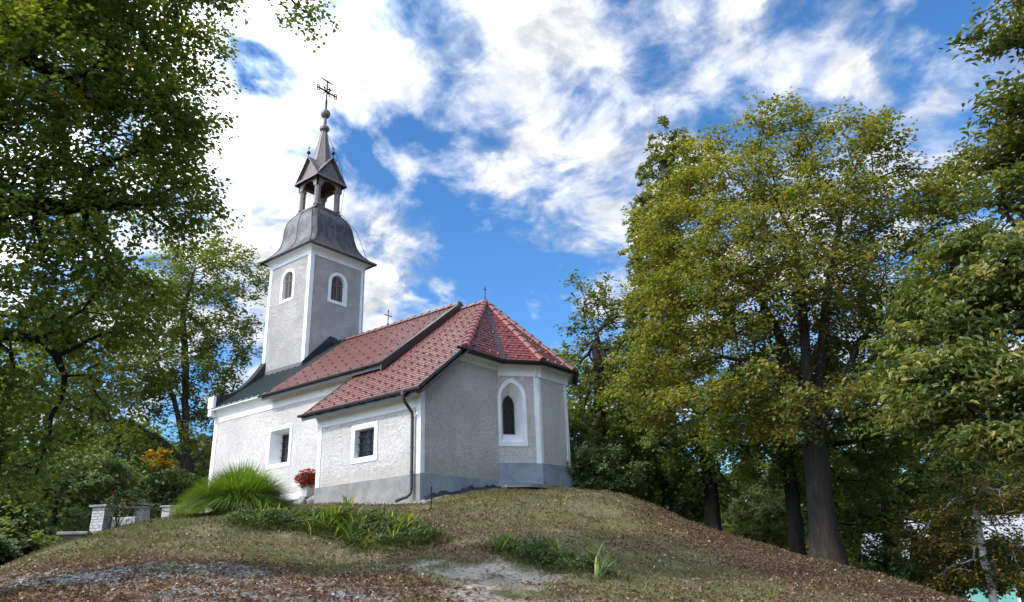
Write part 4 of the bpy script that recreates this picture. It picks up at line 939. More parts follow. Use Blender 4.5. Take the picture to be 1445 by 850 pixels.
TREES = {
    'linden_right': {'base': (8.22, 3.51, -1.78), 'trunk': [(8.3, 3.53, -0.62), (8.36, 3.55, 0.25), (8.38, 3.56, 0.62)], 'limbs': [[(8.15, 3.7, 2.17), (7.92, 3.84, 3.43), (7.46, 3.91, 4.82)], [(8.53, 3.39, 2.37), (8.65, 3.53, 3.87), (8.72, 3.65, 5.67)], [(8.69, 3.95, 2.44), (9.03, 4.24, 4.14), (9.58, 4.45, 5.87)], [(8.96, 3.71, 1.71), (9.46, 3.82, 2.59), (10.2, 3.95, 3.59)], [(8.14, 2.97, 1.73), (7.65, 2.49, 2.53)], [(9.0, 4.23, 1.47), (9.88, 4.71, 1.71)]], 'lobes': [(8.48, 3.79, 4.51, 2.83, 2.65), (8.37, 3.55, 7.0, 1.74, 2.04), (10.1, 4.14, 6.89, 1.6, 1.5), (11.24, 4.59, 6.18, 1.22, 1.07), (6.41, 3.42, 6.54, 1.46, 1.91), (5.71, 3.12, 4.5, 1.15, 1.69), (5.5, 2.47, 2.34, 1.25, 1.19), (7.61, 2.27, 1.71, 1.66, 0.92), (10.25, 4.47, 3.71, 1.59, 1.41), (10.39, 4.49, 1.91, 1.29, 0.93), (9.02, 1.87, 1.48, 1.04, 0.4), (6.95, 2.23, 3.78, 1.61, 1.7), (8.89, 3.9, 8.25, 1.07, 0.92), (7.31, 3.64, 8.16, 1.01, 0.95), (11.89, 4.74, 6.28, 0.88, 0.7), (11.82, 4.74, 4.97, 0.75, 0.83), (11.37, 4.7, 3.5, 1.0, 1.04), (11.14, 4.68, 2.11, 0.9, 0.69)], 'void': [(9.1, 2.3, 2.65, 1.05), (8.5, 2.76, 2.57, 0.8)]},
    'trunk_dark': {'base': (6.4, 7.14, -2.06), 'trunk': [(6.57, 7.19, -0.72), (6.58, 7.2, 0.72), (6.63, 7.21, 1.86)], 'limbs': [], 'lobes': [(6.35, 7.12, 1.12, 1.15, 1.06), (7.62, 8.01, 0.87, 1.61, 1.24), (7.01, 7.32, 2.6, 2.14, 1.19), (5.68, 6.35, 1.88, 1.15, 0.97), (9.04, 7.81, 1.59, 1.28, 1.11)]},
    'trunk_far': {'base': (3.43, 9.22, -1.08), 'trunk': [(3.41, 9.21, -0.5), (3.49, 9.24, 1.21), (3.44, 9.22, 2.56)], 'limbs': [], 'lobes': [(3.03, 9.04, 2.59, 1.95, 1.74), (3.78, 9.37, 1.19, 1.33, 1.12), (4.35, 9.59, 3.39, 1.83, 1.4), (1.67, 8.94, 3.73, 1.44, 1.47)]},
    'poplar': {'base': (-3.05, 19.44, -3.45), 'trunk': [(-2.7, 19.61, 4.71), (-2.06, 19.91, 12.06), (-1.35, 20.23, 19.79)], 'limbs': [], 'lobes': [(-1.29, 20.25, 20.69, 0.67, 1.49), (-1.58, 20.13, 18.49, 1.09, 2.23), (-0.5, 20.58, 18.71, 0.85, 1.78), (-2.04, 19.92, 15.75, 1.53, 2.96), (-2.48, 19.72, 12.52, 1.56, 3.19), (-2.89, 19.52, 9.07, 1.66, 3.38)]},
    'apse_tree': {'base': (-0.64, 9.36, -0.11), 'trunk': [(-0.53, 9.42, 1.89), (-0.43, 9.48, 4.17), (-0.37, 9.52, 6.59)], 'limbs': [], 'lobes': [(-0.42, 9.49, 7.86, 1.02, 1.15), (-0.2, 9.62, 6.3, 1.64, 1.38), (-0.86, 9.22, 4.72, 1.09, 1.33), (0.34, 9.93, 4.37, 1.8, 1.84), (-0.46, 9.47, 2.38, 1.51, 1.27), (0.89, 10.78, 7.16, 1.21, 1.42)]},
    'dark_tree': {'base': (7.43, 12.59, -2.97), 'trunk': [(7.59, 12.62, -1.29), (7.8, 12.67, 0.16)], 'limbs': [], 'lobes': [(7.4, 12.58, 0.62, 2.12, 1.35), (6.64, 11.89, -0.42, 1.32, 0.92), (8.53, 12.8, -0.52, 1.4, 1.03), (9.4, 13.44, 1.36, 1.77, 1.33), (6.11, 12.27, 1.4, 1.39, 1.4), (8.23, 12.75, 1.87, 2.02, 1.13)]},
    'chestnut_right': {'base': (12.9, -0.33, -3.03), 'trunk': [(12.98, -0.33, -1.78), (13.35, -0.33, -0.03), (13.71, -0.35, 1.68)], 'limbs': [[(13.28, -0.53, 2.17), (12.93, -0.83, 2.73)], [(12.85, -0.63, 0.39), (12.28, -0.84, 0.65)], [(13.93, -0.37, 3.47), (13.83, -0.56, 5.13)]], 'lobes': [(12.93, -0.83, 2.73, 0.63, 0.86), (13.05, -0.63, 3.88, 0.43, 0.35), (13.35, -0.83, 4.51, 0.47, 0.45), (13.72, -0.85, 5.92, 0.35, 0.53), (13.83, -0.36, 4.11, 0.63, 1.26), (14.26, -0.4, 5.65, 0.54, 0.74), (12.37, -0.84, 1.78, 0.76, 0.69), (11.81, -0.58, 1.43, 0.69, 0.6), (12.06, -1.26, 0.57, 0.91, 0.59), (12.22, -1.45, -0.19, 0.64, 0.44), (13.27, -0.33, 1.48, 0.89, 1.53), (11.48, -0.61, 0.3, 0.52, 0.42), (11.82, -0.07, 2.48, 0.51, 0.53), (11.2, -0.14, 1.19, 0.5, 0.51)]},
    'birch': {'base': (10.65, 6.04, -3.1), 'trunk': [(10.7, 6.04, -2.33), (10.68, 6.04, -1.71), (10.74, 6.05, -1.0), (10.82, 6.06, -0.26)], 'limbs': [], 'lobes': [(10.93, 6.07, -0.72, 0.91, 0.68), (10.01, 5.95, -1.32, 0.77, 0.59), (11.27, 6.1, -1.45, 0.66, 0.66), (10.58, 6.03, -1.42, 0.6, 0.45), (11.62, 6.13, -0.47, 0.75, 0.6), (10.17, 5.97, -1.83, 0.64, 0.39), (11.21, 6.1, -1.97, 0.56, 0.35), (9.75, 6.21, -1.01, 0.63, 0.55)]},
    'left_overhang': {'base': (2.51, -11.44, -2.25), 'trunk': [(2.49, -11.57, -0.26), (2.47, -11.75, 1.22), (2.46, -11.85, 2.46)], 'limbs': [[(2.69, -11.57, 3.91), (3.13, -10.79, 4.94), (3.34, -9.94, 4.94)], [(2.39, -11.6, 5.45), (2.39, -10.43, 7.32), (2.61, -8.98, 6.82)], [(2.63, -11.3, 2.99), (2.95, -10.22, 3.01), (2.78, -9.09, 3.52)], [(2.57, -11.07, 1.63), (2.86, -10.19, 1.34), (3.02, -9.63, 1.34)], [(2.64, -10.7, 8.32), (3.68, -9.0, 8.02), (4.64, -7.96, 7.18)]], 'lobes': [(3.24, -10.31, 4.78, 1.13, 1.22), (2.82, -8.99, 6.22, 0.83, 1.02), (2.79, -8.53, 6.73, 0.58, 0.87), (2.67, -8.3, 5.07, 0.7, 0.92), (2.77, -9.12, 3.74, 1.12, 0.91), (2.91, -10.01, 2.81, 1.01, 0.89), (2.63, -8.15, 3.64, 0.66, 0.48), (3.0, -9.69, 1.7, 0.85, 0.75), (2.79, -9.7, 0.47, 0.61, 0.62), (2.77, -9.12, 2.52, 0.78, 0.47), (2.7, -10.9, 3.74, 0.8, 2.0), (2.77, -10.56, 1.18, 0.74, 1.28), (3.19, -9.16, 4.73, 1.03, 0.96), (2.94, -9.91, 6.42, 1.36, 0.66), (2.78, -8.82, 1.77, 0.68, 0.46), (2.6, -8.46, 2.55, 0.62, 0.44), (2.97, -9.17, 0.69, 0.54, 0.41), (2.67, -9.42, -0.43, 0.43, 0.35), (2.59, -8.0, 4.4, 0.45, 0.51), (4.84, -7.64, 6.89, 0.36, 0.33)]},
    'left_tree': {'base': (-16.95, 3.42, -1.29), 'trunk': [(-17.02, 3.3, 2.01), (-17.1, 3.15, 3.03)], 'limbs': [[(-17.42, 2.08, 3.95), (-17.81, 0.78, 4.5), (-18.23, -0.49, 4.83)], [(-17.21, 2.93, 4.68), (-17.43, 2.73, 7.2), (-17.52, 2.32, 9.78), (-17.4, 2.56, 11.9)], [(-16.84, 3.62, 3.49), (-16.52, 4.18, 4.68), (-16.49, 4.63, 6.72)], [(-17.31, 2.3, 5.84), (-17.58, 1.27, 7.59)]], 'lobes': [(-17.24, 2.87, 11.42, 2.46, 2.1), (-16.17, 3.99, 11.63, 1.32, 1.95), (-17.98, 0.88, 9.52, 2.33, 2.13), (-16.76, 3.76, 8.93, 2.1, 2.03), (-17.9, 0.56, 6.27, 2.53, 1.83), (-18.2, -0.43, 4.4, 1.71, 1.45), (-17.17, 3.01, 5.93, 2.17, 1.59), (-16.67, 4.73, 6.11, 1.02, 1.97), (-16.56, 2.01, 3.89, 2.63, 0.83), (-15.12, 4.58, 11.16, 0.72, 1.19), (-18.62, -1.52, 7.23, 2.03, 2.09), (-17.17, 1.91, 7.0, 2.44, 1.73), (-18.19, -0.39, 9.57, 1.82, 1.6), (-18.84, -2.17, 5.4, 1.96, 1.57), (-18.26, -2.0, 3.13, 1.62, 0.95), (-17.49, -0.01, 3.23, 1.68, 0.99)], 'void': [(-16.28, 2.54, 3.76, 1.5), (-16.14, 1.72, 4.38, 1.3), (-15.94, 2.12, 5.59, 1.0)]},
    'yellow_maple': {'base': (-14.7, 1.26, -0.55), 'trunk': [(-14.76, 1.14, 1.17), (-14.84, 0.97, 1.95)], 'limbs': [], 'lobes': [(-14.92, 0.8, 2.69, 0.59, 0.49), (-14.77, 1.12, 1.95, 0.48, 0.41)]},
    'bush_a': {'base': (-5.95, -6.2, -1.3), 'trunk': [], 'limbs': [], 'lobes': [(-6.11, -6.65, 0.49, 0.95, 0.88), (-5.89, -6.02, -0.27, 0.72, 0.64), (-6.24, -7.07, 0.03, 0.93, 1.09)]},
    'bush_b': {'base': (-8.31, -3.98, -0.79), 'trunk': [], 'limbs': [], 'lobes': [(-8.42, -4.24, 0.83, 1.33, 0.96), (-8.3, -3.44, 0.11, 0.87, 0.54), (-8.58, -4.66, 0.1, 0.74, 0.65)]},
    'bush_c': {'base': (-14.43, 0.68, -0.57), 'trunk': [], 'limbs': [], 'lobes': [(-14.6, 0.33, 1.68, 1.57, 1.05), (-14.04, 1.44, 1.26, 1.06, 0.75), (-14.96, 2.89, 1.81, 0.85, 0.99)]},
    'bush_d': {'base': (-3.61, -7.07, -1.24), 'trunk': [], 'limbs': [], 'lobes': [(-3.7, -7.33, -1.01, 0.61, 0.43), (-3.84, -6.84, -1.07, 0.42, 0.35), (-3.31, -7.76, -1.2, 0.52, 0.52)]},
    'bush_e': {'base': (2.65, 15.36, -2.37), 'trunk': [], 'limbs': [], 'lobes': [(2.86, 15.44, 0.05, 1.39, 1.13), (2.07, 15.15, -0.42, 0.94, 0.75), (3.52, 15.66, -0.37, 0.79, 1.06)]},
    'bush_f': {'base': (1.13, 6.34, 0.16), 'trunk': [], 'limbs': [], 'lobes': [(1.02, 6.27, 1.13, 0.9, 0.82), (1.54, 6.81, 0.8, 0.97, 0.61), (0.14, 6.9, 1.82, 0.57, 1.03)]},
    'bush_g': {'base': (1.13, 10.35, -0.66), 'trunk': [], 'limbs': [], 'lobes': [(0.98, 10.27, 1.55, 1.48, 1.11), (1.85, 10.7, 0.55, 0.96, 0.92), (0.77, 9.02, 0.78, 0.82, 0.59)]},
    'bush_h': {'base': (9.02, 7.81, -2.75), 'trunk': [], 'limbs': [], 'lobes': [(9.0, 7.8, -1.84, 1.03, 0.41), (10.09, 7.98, -1.87, 1.0, 0.5), (10.99, 8.08, -1.9, 0.65, 0.49), (8.29, 7.15, -1.73, 0.55, 0.31), (9.83, 8.45, -1.39, 0.69, 0.61)]},
}
def tree(key, name, label, cat, seed, n_attr, n_leaves, size, lm, bark, r_trunk, group=None, D=.34, dk=.62, holes=10, trunk_name='trunk', flare=1.5, **kw):
    sp = TREES[key]; b = sp['base']; root = empty(name, b); tag(root, label, cat, group)
    P, par, r, kids = grow(sp, seed, n_attr, D, dk, r_trunk, holes, flare)
    limbs_mesh(trunk_name, P, par, r, bark, root); crown(sp, P, r, kids, seed, n_leaves, size, lm, root, **kw)
    return root
tree('linden_right', 'linden_tree', 'big yellowing linden with a forked dark trunk on the slope right of the chapel', 'tree', 11, 3000, 108000, .092, l_linden, b_brown, .245, flare=1.75, hue=(.46, .19), yellow=.15, holes=60, top_yellow=.12, flat=.28, spread=.46)
tree('trunk_dark', 'broadleaf_tree', 'smaller tree with a black ivy-dark trunk just left of the big linden trunk', 'tree', 12, 900, 24000, .115, l_green, b_dark, .18, hue=(.55, .16), yellow=.04)
tree('trunk_far', 'broadleaf_tree', 'dark trunked tree behind the hill crest midway between chapel and big linden', 'tree', 13, 900, 24000, .12, l_green, b_dark, .22, hue=(.55, .16), yellow=.05, holes=14)
tree('poplar', 'poplar_tree', 'tall narrow poplar whose tip rises behind the left flank of the linden', 'tree', 14, 1300, 30000, .17, l_poplar, b_grey, .35, hue=(.5, .2), yellow=.02, D=.45, dk=.7)
tree('apse_tree', 'slender_tree', 'loose half bare tree standing directly behind the apse corner', 'tree', 15, 800, 13000, .13, l_linden, b_brown, .2, hue=(.30, .16), yellow=.06, holes=22)
tree('dark_tree', 'broadleaf_tree', 'dense dark low tree filling the shade behind the linden trunk to the right', 'tree', 16, 1100, 24000, .13, l_green, b_dark, .24, hue=(.45, .16), yellow=.05)
tree('chestnut_right', 'chestnut_tree', 'pale leaved chestnut reaching in from the right edge of the view', 'tree', 17, 2300, 50000, .115, l_chest, b_brown, .30, hue=(.56, .18), yellow=.14, near=True, aspect=.40, droop=.10, flat=.16, spread=.55, holes=60, dk=.52, D=.28)
tree('birch', 'birch_tree', 'young white barked birch with orange yellow leaves before the turquoise house', 'tree', 18, 700, 14000, .075, l_birch, birch_bark(), .075, hue=(.38, .18), yellow=.22, D=.25, dk=.45, holes=16)
tree('left_overhang', 'broadleaf_tree', 'near dark green tree whose branches hang across the top left corner', 'tree', 19, 3200, 76000, .066, l_over, b_dark, .33, hue=(.62, .17), yellow=.045, near=True, aspect=.86, spread=.40, holes=80, dk=.50, D=.28)
tree('left_tree', 'broadleaf_tree', 'spreading tree with grey forked limbs beside the west end of the nave', 'tree', 20, 2200, 50000, .15, l_green, b_grey, .26, hue=(.62, .17), yellow=.10, holes=45, dk=.66, spread=.5)
tree('yellow_maple', 'maple_sapling', 'small orange yellow sapling glowing before the grey forked tree', 'sapling', 21, 160, 1100, .17, l_yel, b_brown, .05, hue=(.35, .2), yellow=.1, D=.18, dk=.3, holes=6, spread=.2)
for key, lab, sd, na, nl, sz, lm, hu in (
    ('bush_a', 'glossy green bush at the left edge of the view behind the crest', 31, 420, 16000, .10, l_bush, .46),
    ('bush_b', 'tall leafy bush behind the nearest brick pillar', 32, 420, 17000, .105, l_bush, .55),
    ('bush_c', 'dark bush between the grey forked tree and the farthest brick pillar', 33, 380, 14000, .12, l_bush, .36),
    ('bush_d', 'low bright green bush below the stone bench at the bottom left', 34, 320, 10000, .09, l_bush, .58),
    ('bush_e', 'pale sunlit bush seen between the two dark trunks by the linden', 35, 420, 13000, .12, l_sunlit, .5),
    ('bush_f', 'green bush pressed against the right corner of the apse', 36, 380, 13000, .10, l_bush, .5),
    ('bush_g', 'dark bush on the crest a little right of the apse', 37, 420, 14000, .12, l_bush, .32),
    ('bush_h', 'shaded bush low on the right between linden trunk and birch', 38, 460, 17000, .11, l_bush, .45)):
    tree(key, 'leafy_bush', lab, 'bush', sd, na, nl, sz, lm, b_dark, .07, 'bushes round the edge of the mound', D=.24, dk=.42, holes=8, trunk_name='stems', hue=(hu+.1, .18), yellow=.03, spread=.3)
# trees of the valley behind, three kinds copied about
def far_proto(seed, lm, h):
    sp = dict(base=(0, 0, 0), trunk=[(0, 0, h*.3), (.1, 0, h*.5)], limbs=[], lobes=[(0, 0, h*.62, h*.30, h*.34), (h*.16, h*.1, h*.48, h*.22, h*.22), (-h*.17, -h*.05, h*.45, h*.22, h*.24), (0, -h*.15, h*.36, h*.25, h*.2)])
    root = empty('valley_tree', (0, 0, 0)); P, par, r, kids = grow(sp, seed, 420, .6, 1.0, .22, 8)
    limbs_mesh('trunk', P, par, r, b_dark, root); crown(sp, P, r, kids, seed, 9000, .30, lm, root, hue=(.42, .16), yellow=.05, spread=.8)
    return root
VALLEY = [(-34.6, -0.9, 1.07), (-58.9, 5.2, 1.12), (-25.2, -2.4, 1.13), (-53.9, 6.0, 0.8), (-31.7, 0.4, 0.97), (-52.5, 6.2, 0.84), (-28.3, 1.1, 1.06), (-45.4, 6.8, 0.81), (-33.2, 3.4, 0.75), (-55.8, 11.5, 0.84), (-37.8, 7.6, 0.87), (-56.3, 14.5, 1.02), (-25.8, 4.2, 1.03), (-55.3, 17.0, 0.87), (-27.8, 5.7, 0.81), (-41.7, 12.2, 0.99), (-21.9, 4.9, 0.89), (-44.0, 16.3, 0.94), (-25.8, 8.2, 1.03), (-39.4, 16.4, 0.76), (-30.8, 13.4, 0.76), (-48.9, 23.2, 0.98), (-20.4, 7.8, 0.82), (-50.1, 26.5, 1.05), (-31.2, 18.1, 0.89), (-40.4, 23.7, 1.06), (-9.8, 21.0, 1.07), (-28.8, 46.8, 1.13), (-8.8, 21.3, 0.99), (-26.6, 49.4, 1.12), (-11.2, 28.3, 0.88), (-18.7, 40.3, 0.81), (-10.0, 31.6, 0.81), (-14.5, 40.3, 0.96), (-7.3, 27.9, 0.99), (-18.8, 52.0, 0.92), (-2.9, 23.8, 0.76), (-13.8, 48.5, 0.8), (-5.6, 34.4, 1.0), (-14.6, 53.3, 0.92), (-9.1, 49.7, 1.09), (-4.2, 39.0, 0.95), (-9.2, 54.3, 0.87), (-7.4, 59.2, 1.0), (-2.7, 48.6, 1.1), (-2.4, 55.6, 1.05), (0.4, 52.8, 1.03), (0.9, 54.4, 0.97), (3.2, 58.6, 1.07), (4.7, 59.0, 1.09), (8.6, 39.9, 1.14), (6.6, 61.2, 0.96), (9.1, 53.7, 1.04), (10.8, 37.8, 1.06), (10.7, 55.4, 0.92)]
protos = [far_proto(51, l_green, 10.0), far_proto(52, l_bush, 9.0), far_proto(53, l_linden, 11.0)]
used = set(); rg = NO(77)
for q, (x, y, s) in enumerate(VALLEY):
    p = protos[q % 3]; o = p if (q % 3) not in used else copy_tree(p); used.add(q % 3)
    o.location = (x, y, gz(x, y)-.2); o.rotation_euler = (0, 0, rg.uniform(0, 6.28)); s *= 1.25; o.scale = (s, s, s*rg.uniform(.9, 1.1))
    tag(o, 'green tree in the valley far behind the chapel mound', 'tree', 'trees in the valley behind the mound')

# ------------------------------------------------------------------ what grows and lies on the mound
def in_view(x, y, z, pad=.06):
    p = np.stack([x, y, z], -1)-np.array(CAM); d = p@np.array(_F); a = p@np.array(_R)/d*(1019.255/722.5); b = p@np.array(_U)/d*(1019.255/722.5)
    return (d > 1) & (np.abs(a) < 1+pad) & (np.abs(b) < .588+pad)
def scatter(n, seed, x0=-6.5, x1=12, y0=-11, y1=6.5):
    rg = NO(seed); x = rg.uniform(x0, x1, n); y = rg.uniform(y0, y1, n)
    ins = ((x > -4.2) & (x < .05) & (y > -.03)) | ((x > -.3) & (x < .8) & (y > 3.0)) | ((x < 0) & (y > 1.5))
    x, y = x[~ins], y[~ins]; z = ground(x, y); k = in_view(x, y, z); return x[k], y[k], z[k], rg
# turf: short blades, thicker where the ground is greener
x, y, z, rg = scatter(330000, 3)
pm, dm, lm_, mm, gm = masks(x, y); keep = rg.random(len(x)) < np.clip((1-pm)*(1-dm)*(1-.75*lm_)*(1-gm)*(.35+1.1*fb(x, y, 1.1, 61)), 0, 1)
x, y, z = x[keep], y[keep], z[keep]; n = len(x); a = rg.uniform(0, 6.28, n); hgt = rg.uniform(.03, .10, n)*(.25+1.5*fb(x, y, 1.4, 66)**1.5); lean = rg.normal(0, .5, (n, 2))*hgt[:, None]; w = rg.uniform(.003, .008, n)
c = np.stack([x, y, z-.01], -1); s = np.stack([np.cos(a), np.sin(a), 0*a], -1)*w[:, None]
v = np.stack([c-s, c+s, c + np.c_[lean, hgt]], 1).reshape(-1, 3)
m_turf = leafmat('turf_blade', [(0, (.06, .075, .018)), (.45, (.13, .13, .038)), (.75, (.21, .17, .07)), (1, (.30, .24, .12))], .3, .6)
o = mesh_np('turf', v, np.arange(n*3).reshape(-1, 3), m_turf, np.clip(.34+.55*(fb(x, y, .6, 71)-.5)+rg.normal(0, .2, n), 0, 1)); tag(o, 'short patchy grass on the mound', 'grass', kind='stuff')
# fallen leaves
x, y, z, rg = scatter(230000, 4)
pm, dm, lm_, mm, gm = masks(x, y); keep = rg.random(len(x)) < np.clip((.33 + .75*lm_ - .27*pm - .5*mm - .85*dm)*(.10+2.6*(.5*fb(x, y, .8, 83)+.5*fb(x, y, 2.4, 81))**2.0)*(1-.7*gm), .012, .9)
x, y, z = x[keep], y[keep], z[keep]; n = len(x); c = np.stack([x, y, z+rg.uniform(.006, .035, n)], -1)
nr = rg.normal(0, .38, (n, 3)) + [0, 0, 1]; nr /= np.linalg.norm(nr, axis=1)[:, None]; tp = rg.normal(0, 1, (n, 3)); tp /= np.linalg.norm(tp, axis=1)[:, None]
m_fall = leafmat('fallen_leaf', [(0, (.065, .038, .028)), (.4, (.16, .085, .058)), (.7, (.25, .14, .09)), (.86, (.33, .20, .11)), (.95, (.46, .33, .13)), (1, (.55, .46, .32))], .2, .6)
o = leaf_mesh('fallen_leaves', c, nr, tp, rg.uniform(.026, .064, n), .7, np.clip(rg.beta(2.0, 2.6, n)*.95 + (rg.random(n) < .05)*.5, 0, 1), m_fall, curl=.3); tag(o, 'brown and yellow fallen leaves strewn over the mound and path', 'fallen leaves', kind='stuff')
# path stones
def pebbles(name, x, y, z, sz, mat_, rg):
    ico = bmesh.new(); bmesh.ops.create_icosphere(ico, subdivisions=1, radius=1); iv = np.array([v.co for v in ico.verts]); ifc = np.array([[v.index for v in f.verts] for f in ico.faces]); ico.free()
    n = len(x); a = rg.uniform(0, 6.28, n); sc = sz[:, None]*rg.uniform(.6, 1.3, (n, 3))*[1, 1, .55]; v = iv[None]*sc[:, None]*(1+rg.normal(0, .12, (n, len(iv), 1)))
    ca, sa = np.cos(a)[:, None], np.sin(a)[:, None]; vx = v[..., 0]*ca - v[..., 1]*sa + x[:, None]; vy = v[..., 0]*sa + v[..., 1]*ca + y[:, None]; vz = v[..., 2] + z[:, None] + sz[:, None]*.2
    f = (np.arange(n)*len(iv))[:, None, None] + ifc[None]; return mesh_np(name, np.stack([vx, vy, vz], -1).reshape(-1, 3), f.reshape(-1, 3), mat_, np.repeat(rg.random(n), len(ifc)))
def stonemat(name, a, b_):
    def f(N, oc, b):
        h = N.n('ShaderNodeAttribute', attribute_name='hue').outputs['Fac']; bump(N, b, N.noise(oc, 60, 4), .4, .01); return N.mix(h, a, b_)
    return mat(name, f, .9, .2)
m_peb = stonemat('pebble', (.14, .135, .13), (.46, .45, .43)); m_grit = stonemat('path_stone', (.19, .17, .15), (.50, .47, .43))
x, y, z, rg = scatter(60000, 5); pm, dm, lm_, mm, gm = masks(x, y); k = (pm > .35) & (rg.random(len(x)) < pm*np.clip(fb(x, y, 2.2, 91)*2.2-.6, 0, 1)); x, y, z = x[k], y[k], z[k]
tag(pebbles('path_gravel', x, y, z, rg.uniform(.008, .028, len(x)), m_grit, rg), 'grey stones pressed into the leaf covered path', 'gravel', kind='stuff')
x, y, z, rg = scatter(160000, 6, -4.6, 1.9, -1.0, 6.2); pm, dm, lm_, mm, gm = masks(x, y); k = rg.random(len(x)) < gm*.5; x, y, z = x[k], y[k], z[k]
tag(pebbles('wall_gravel', x, y, z, rg.uniform(.012, .034, len(x)), m_peb, rg), 'pale gravel strip along the foot of the chapel walls', 'gravel', kind='stuff')

def blades(name, base, dirs, length, width, hue, mat_, parent=None, seg=4, bend=1.0, local=False):
    """arching ribbon leaves"""
    n = len(base); L = length[:, None]; V = []; bd = np.broadcast_to(np.asarray(bend, float), (n,))[:, None]
    hor = dirs.copy(); hor[:, 2] = 0; hn = np.linalg.norm(hor, axis=1)[:, None]+1e-6; hor /= hn; s = np.stack([-hor[:, 1], hor[:, 0], 0*hor[:, 0]], -1)
    for k in range(seg+1):
        t = k/seg; c = base + dirs*L*t + hor*L*bd*(.32*t*t) - np.array([0, 0, 1.])*L*bd*(.42*t**2.2)
        wd = width[:, None]*(1-t**2.2)*(.75+.5*t) + .0006
        V += [c - s*wd*.5, c + s*wd*.5]
    v = np.stack(V, 1).reshape(-1, 3); q = np.array([[2*k, 2*k+1, 2*k+3, 2*k+2] for k in range(seg)]); f = (np.arange(n)*(2*seg+2))[:, None, None] + q[None]
    return mesh_np(name, v, f.reshape(-1, 4), mat_, np.repeat(hue, seg), parent, smooth=True, local=local)
# the big ornamental grass
GX, GY = -2.98, -2.97
m_misc = leafmat('ornamental_grass_blade', [(0, (.035, .075, .010)), (.5, (.12, .20, .025)), (.8, (.22, .29, .04)), (1, (.36, .31, .09))], .45, .45)
rg = NO(8); n = 10500; rr = rg.random(n)**.5; th = rg.uniform(0, 6.28, n); b0 = np.stack([GX + .50*rr*np.cos(th), GY + .50*rr*np.sin(th), np.full(n, gz(GX, GY)-.03)], -1)
spread = rr*.58 + rg.normal(0, .07, n); th2 = th + rg.normal(0, .3, n); dr = np.stack([np.cos(th2)*np.abs(spread), np.sin(th2)*np.abs(spread), np.ones(n)], -1); dr /= np.linalg.norm(dr, axis=1)[:, None]
skirt = rg.random(n) < .5*rr
o = blades('ornamental_grass', b0, dr, rg.uniform(.88, 1.12, n)*(1.48-.50*rr), rg.uniform(.010, .018, n), np.clip(rg.normal(.5, .2, n), 0, 1), m_misc, None, 9, .4 + 1.15*rr*rg.random(n)**.5 + .9*skirt); tag(o, 'big round clump of bright green ornamental grass before the nave wall', 'ornamental grass')
# iris bank: matted ground cover and single irises
m_iris = leafmat('iris_leaf', [(0, (.05, .085, .018)), (.5, (.115, .18, .032)), (.8, (.24, .27, .05)), (1, (.50, .38, .05))], .4, .45)
m_mat_ = leafmat('bank_leaf', [(0, (.03, .045, .012)), (.5, (.075, .10, .026)), (.85, (.15, .165, .045)), (1, (.17, .14, .05))], .3, .5)
for nm, line, wd, n, lab in (('bank_greenery', BANK, .62, 26000, 'matted dark greenery covering the bank below the sacristy'), ('slope_greenery', BANK2, .33, 6500, 'smaller tangle of dark greenery low on the open slope')):
    rg = NO(len(nm)); L = np.array(line); i = rg.integers(0, len(L)-1, n); t = rg.random(n); p = L[i] + (L[i+1]-L[i])*t[:, None]; p += np.clip(rg.normal(0, wd*.55, (n, 2)), -wd*1.25, wd*1.25)
    keep = fb(p[:, 0], p[:, 1], 2.4, 93) > .30; p = p[keep]; n = len(p); g = ground(p[:, 0], p[:, 1]); th = rg.uniform(0, 6.28, n)
    dr = np.stack([np.cos(th)*.7, np.sin(th)*.7, rg.uniform(.5, 1.8, n)], -1); dr /= np.linalg.norm(dr, axis=1)[:, None]
    o = blades(nm, np.stack([p[:, 0], p[:, 1], g-.01], -1), dr, rg.uniform(.10, .30, n)*(.5+.9*fb(p[:, 0], p[:, 1], 1.7, 95)), rg.uniform(.010, .024, n), np.clip(.42+.8*(fb(p[:, 0], p[:, 1], 1.9, 97)-.5)+rg.normal(0, .2, n), 0, 1), m_mat_, None, 3, 1.1); tag(o, lab, 'ground cover', kind='stuff')
for nm, line, wd, n, lab in (('bank_leaves', BANK, .5, 30000, 'small leaved plants thick on the bank below the sacristy'), ('slope_leaves', BANK2, .26, 6000, 'small leaved plants in the tangle low on the slope')):
    rg = NO(len(nm)+40); L = np.array(line); i = rg.integers(0, len(L)-1, n); t = rg.random(n); p = L[i] + (L[i+1]-L[i])*t[:, None] + np.clip(rg.normal(0, wd*.55, (n, 2)), -wd*1.2, wd*1.2)
    hg = np.clip(fb(p[:, 0], p[:, 1], 2.0, 99)-.26, 0, 1)*.55; k = hg > .02; p, hg = p[k], hg[k]; n = len(p)
    c = np.stack([p[:, 0], p[:, 1], ground(p[:, 0], p[:, 1]) + hg*rg.random(n)**.6], -1); nr = rg.normal(0, .5, (n, 3)) + [.2, -.3, .9]; nr /= np.linalg.norm(nr, axis=1)[:, None]
    tag(leaf_mesh(nm, c, nr, rg.normal(0, 1, (n, 3)) + [0, 0, .6], rg.uniform(.03, .075, n), .4, np.clip(.45+.9*(fb(p[:, 0], p[:, 1], 3.0, 101)-.5)+rg.normal(0, .18, n), 0, 1), m_mat_), lab, 'ground cover', kind='stuff')
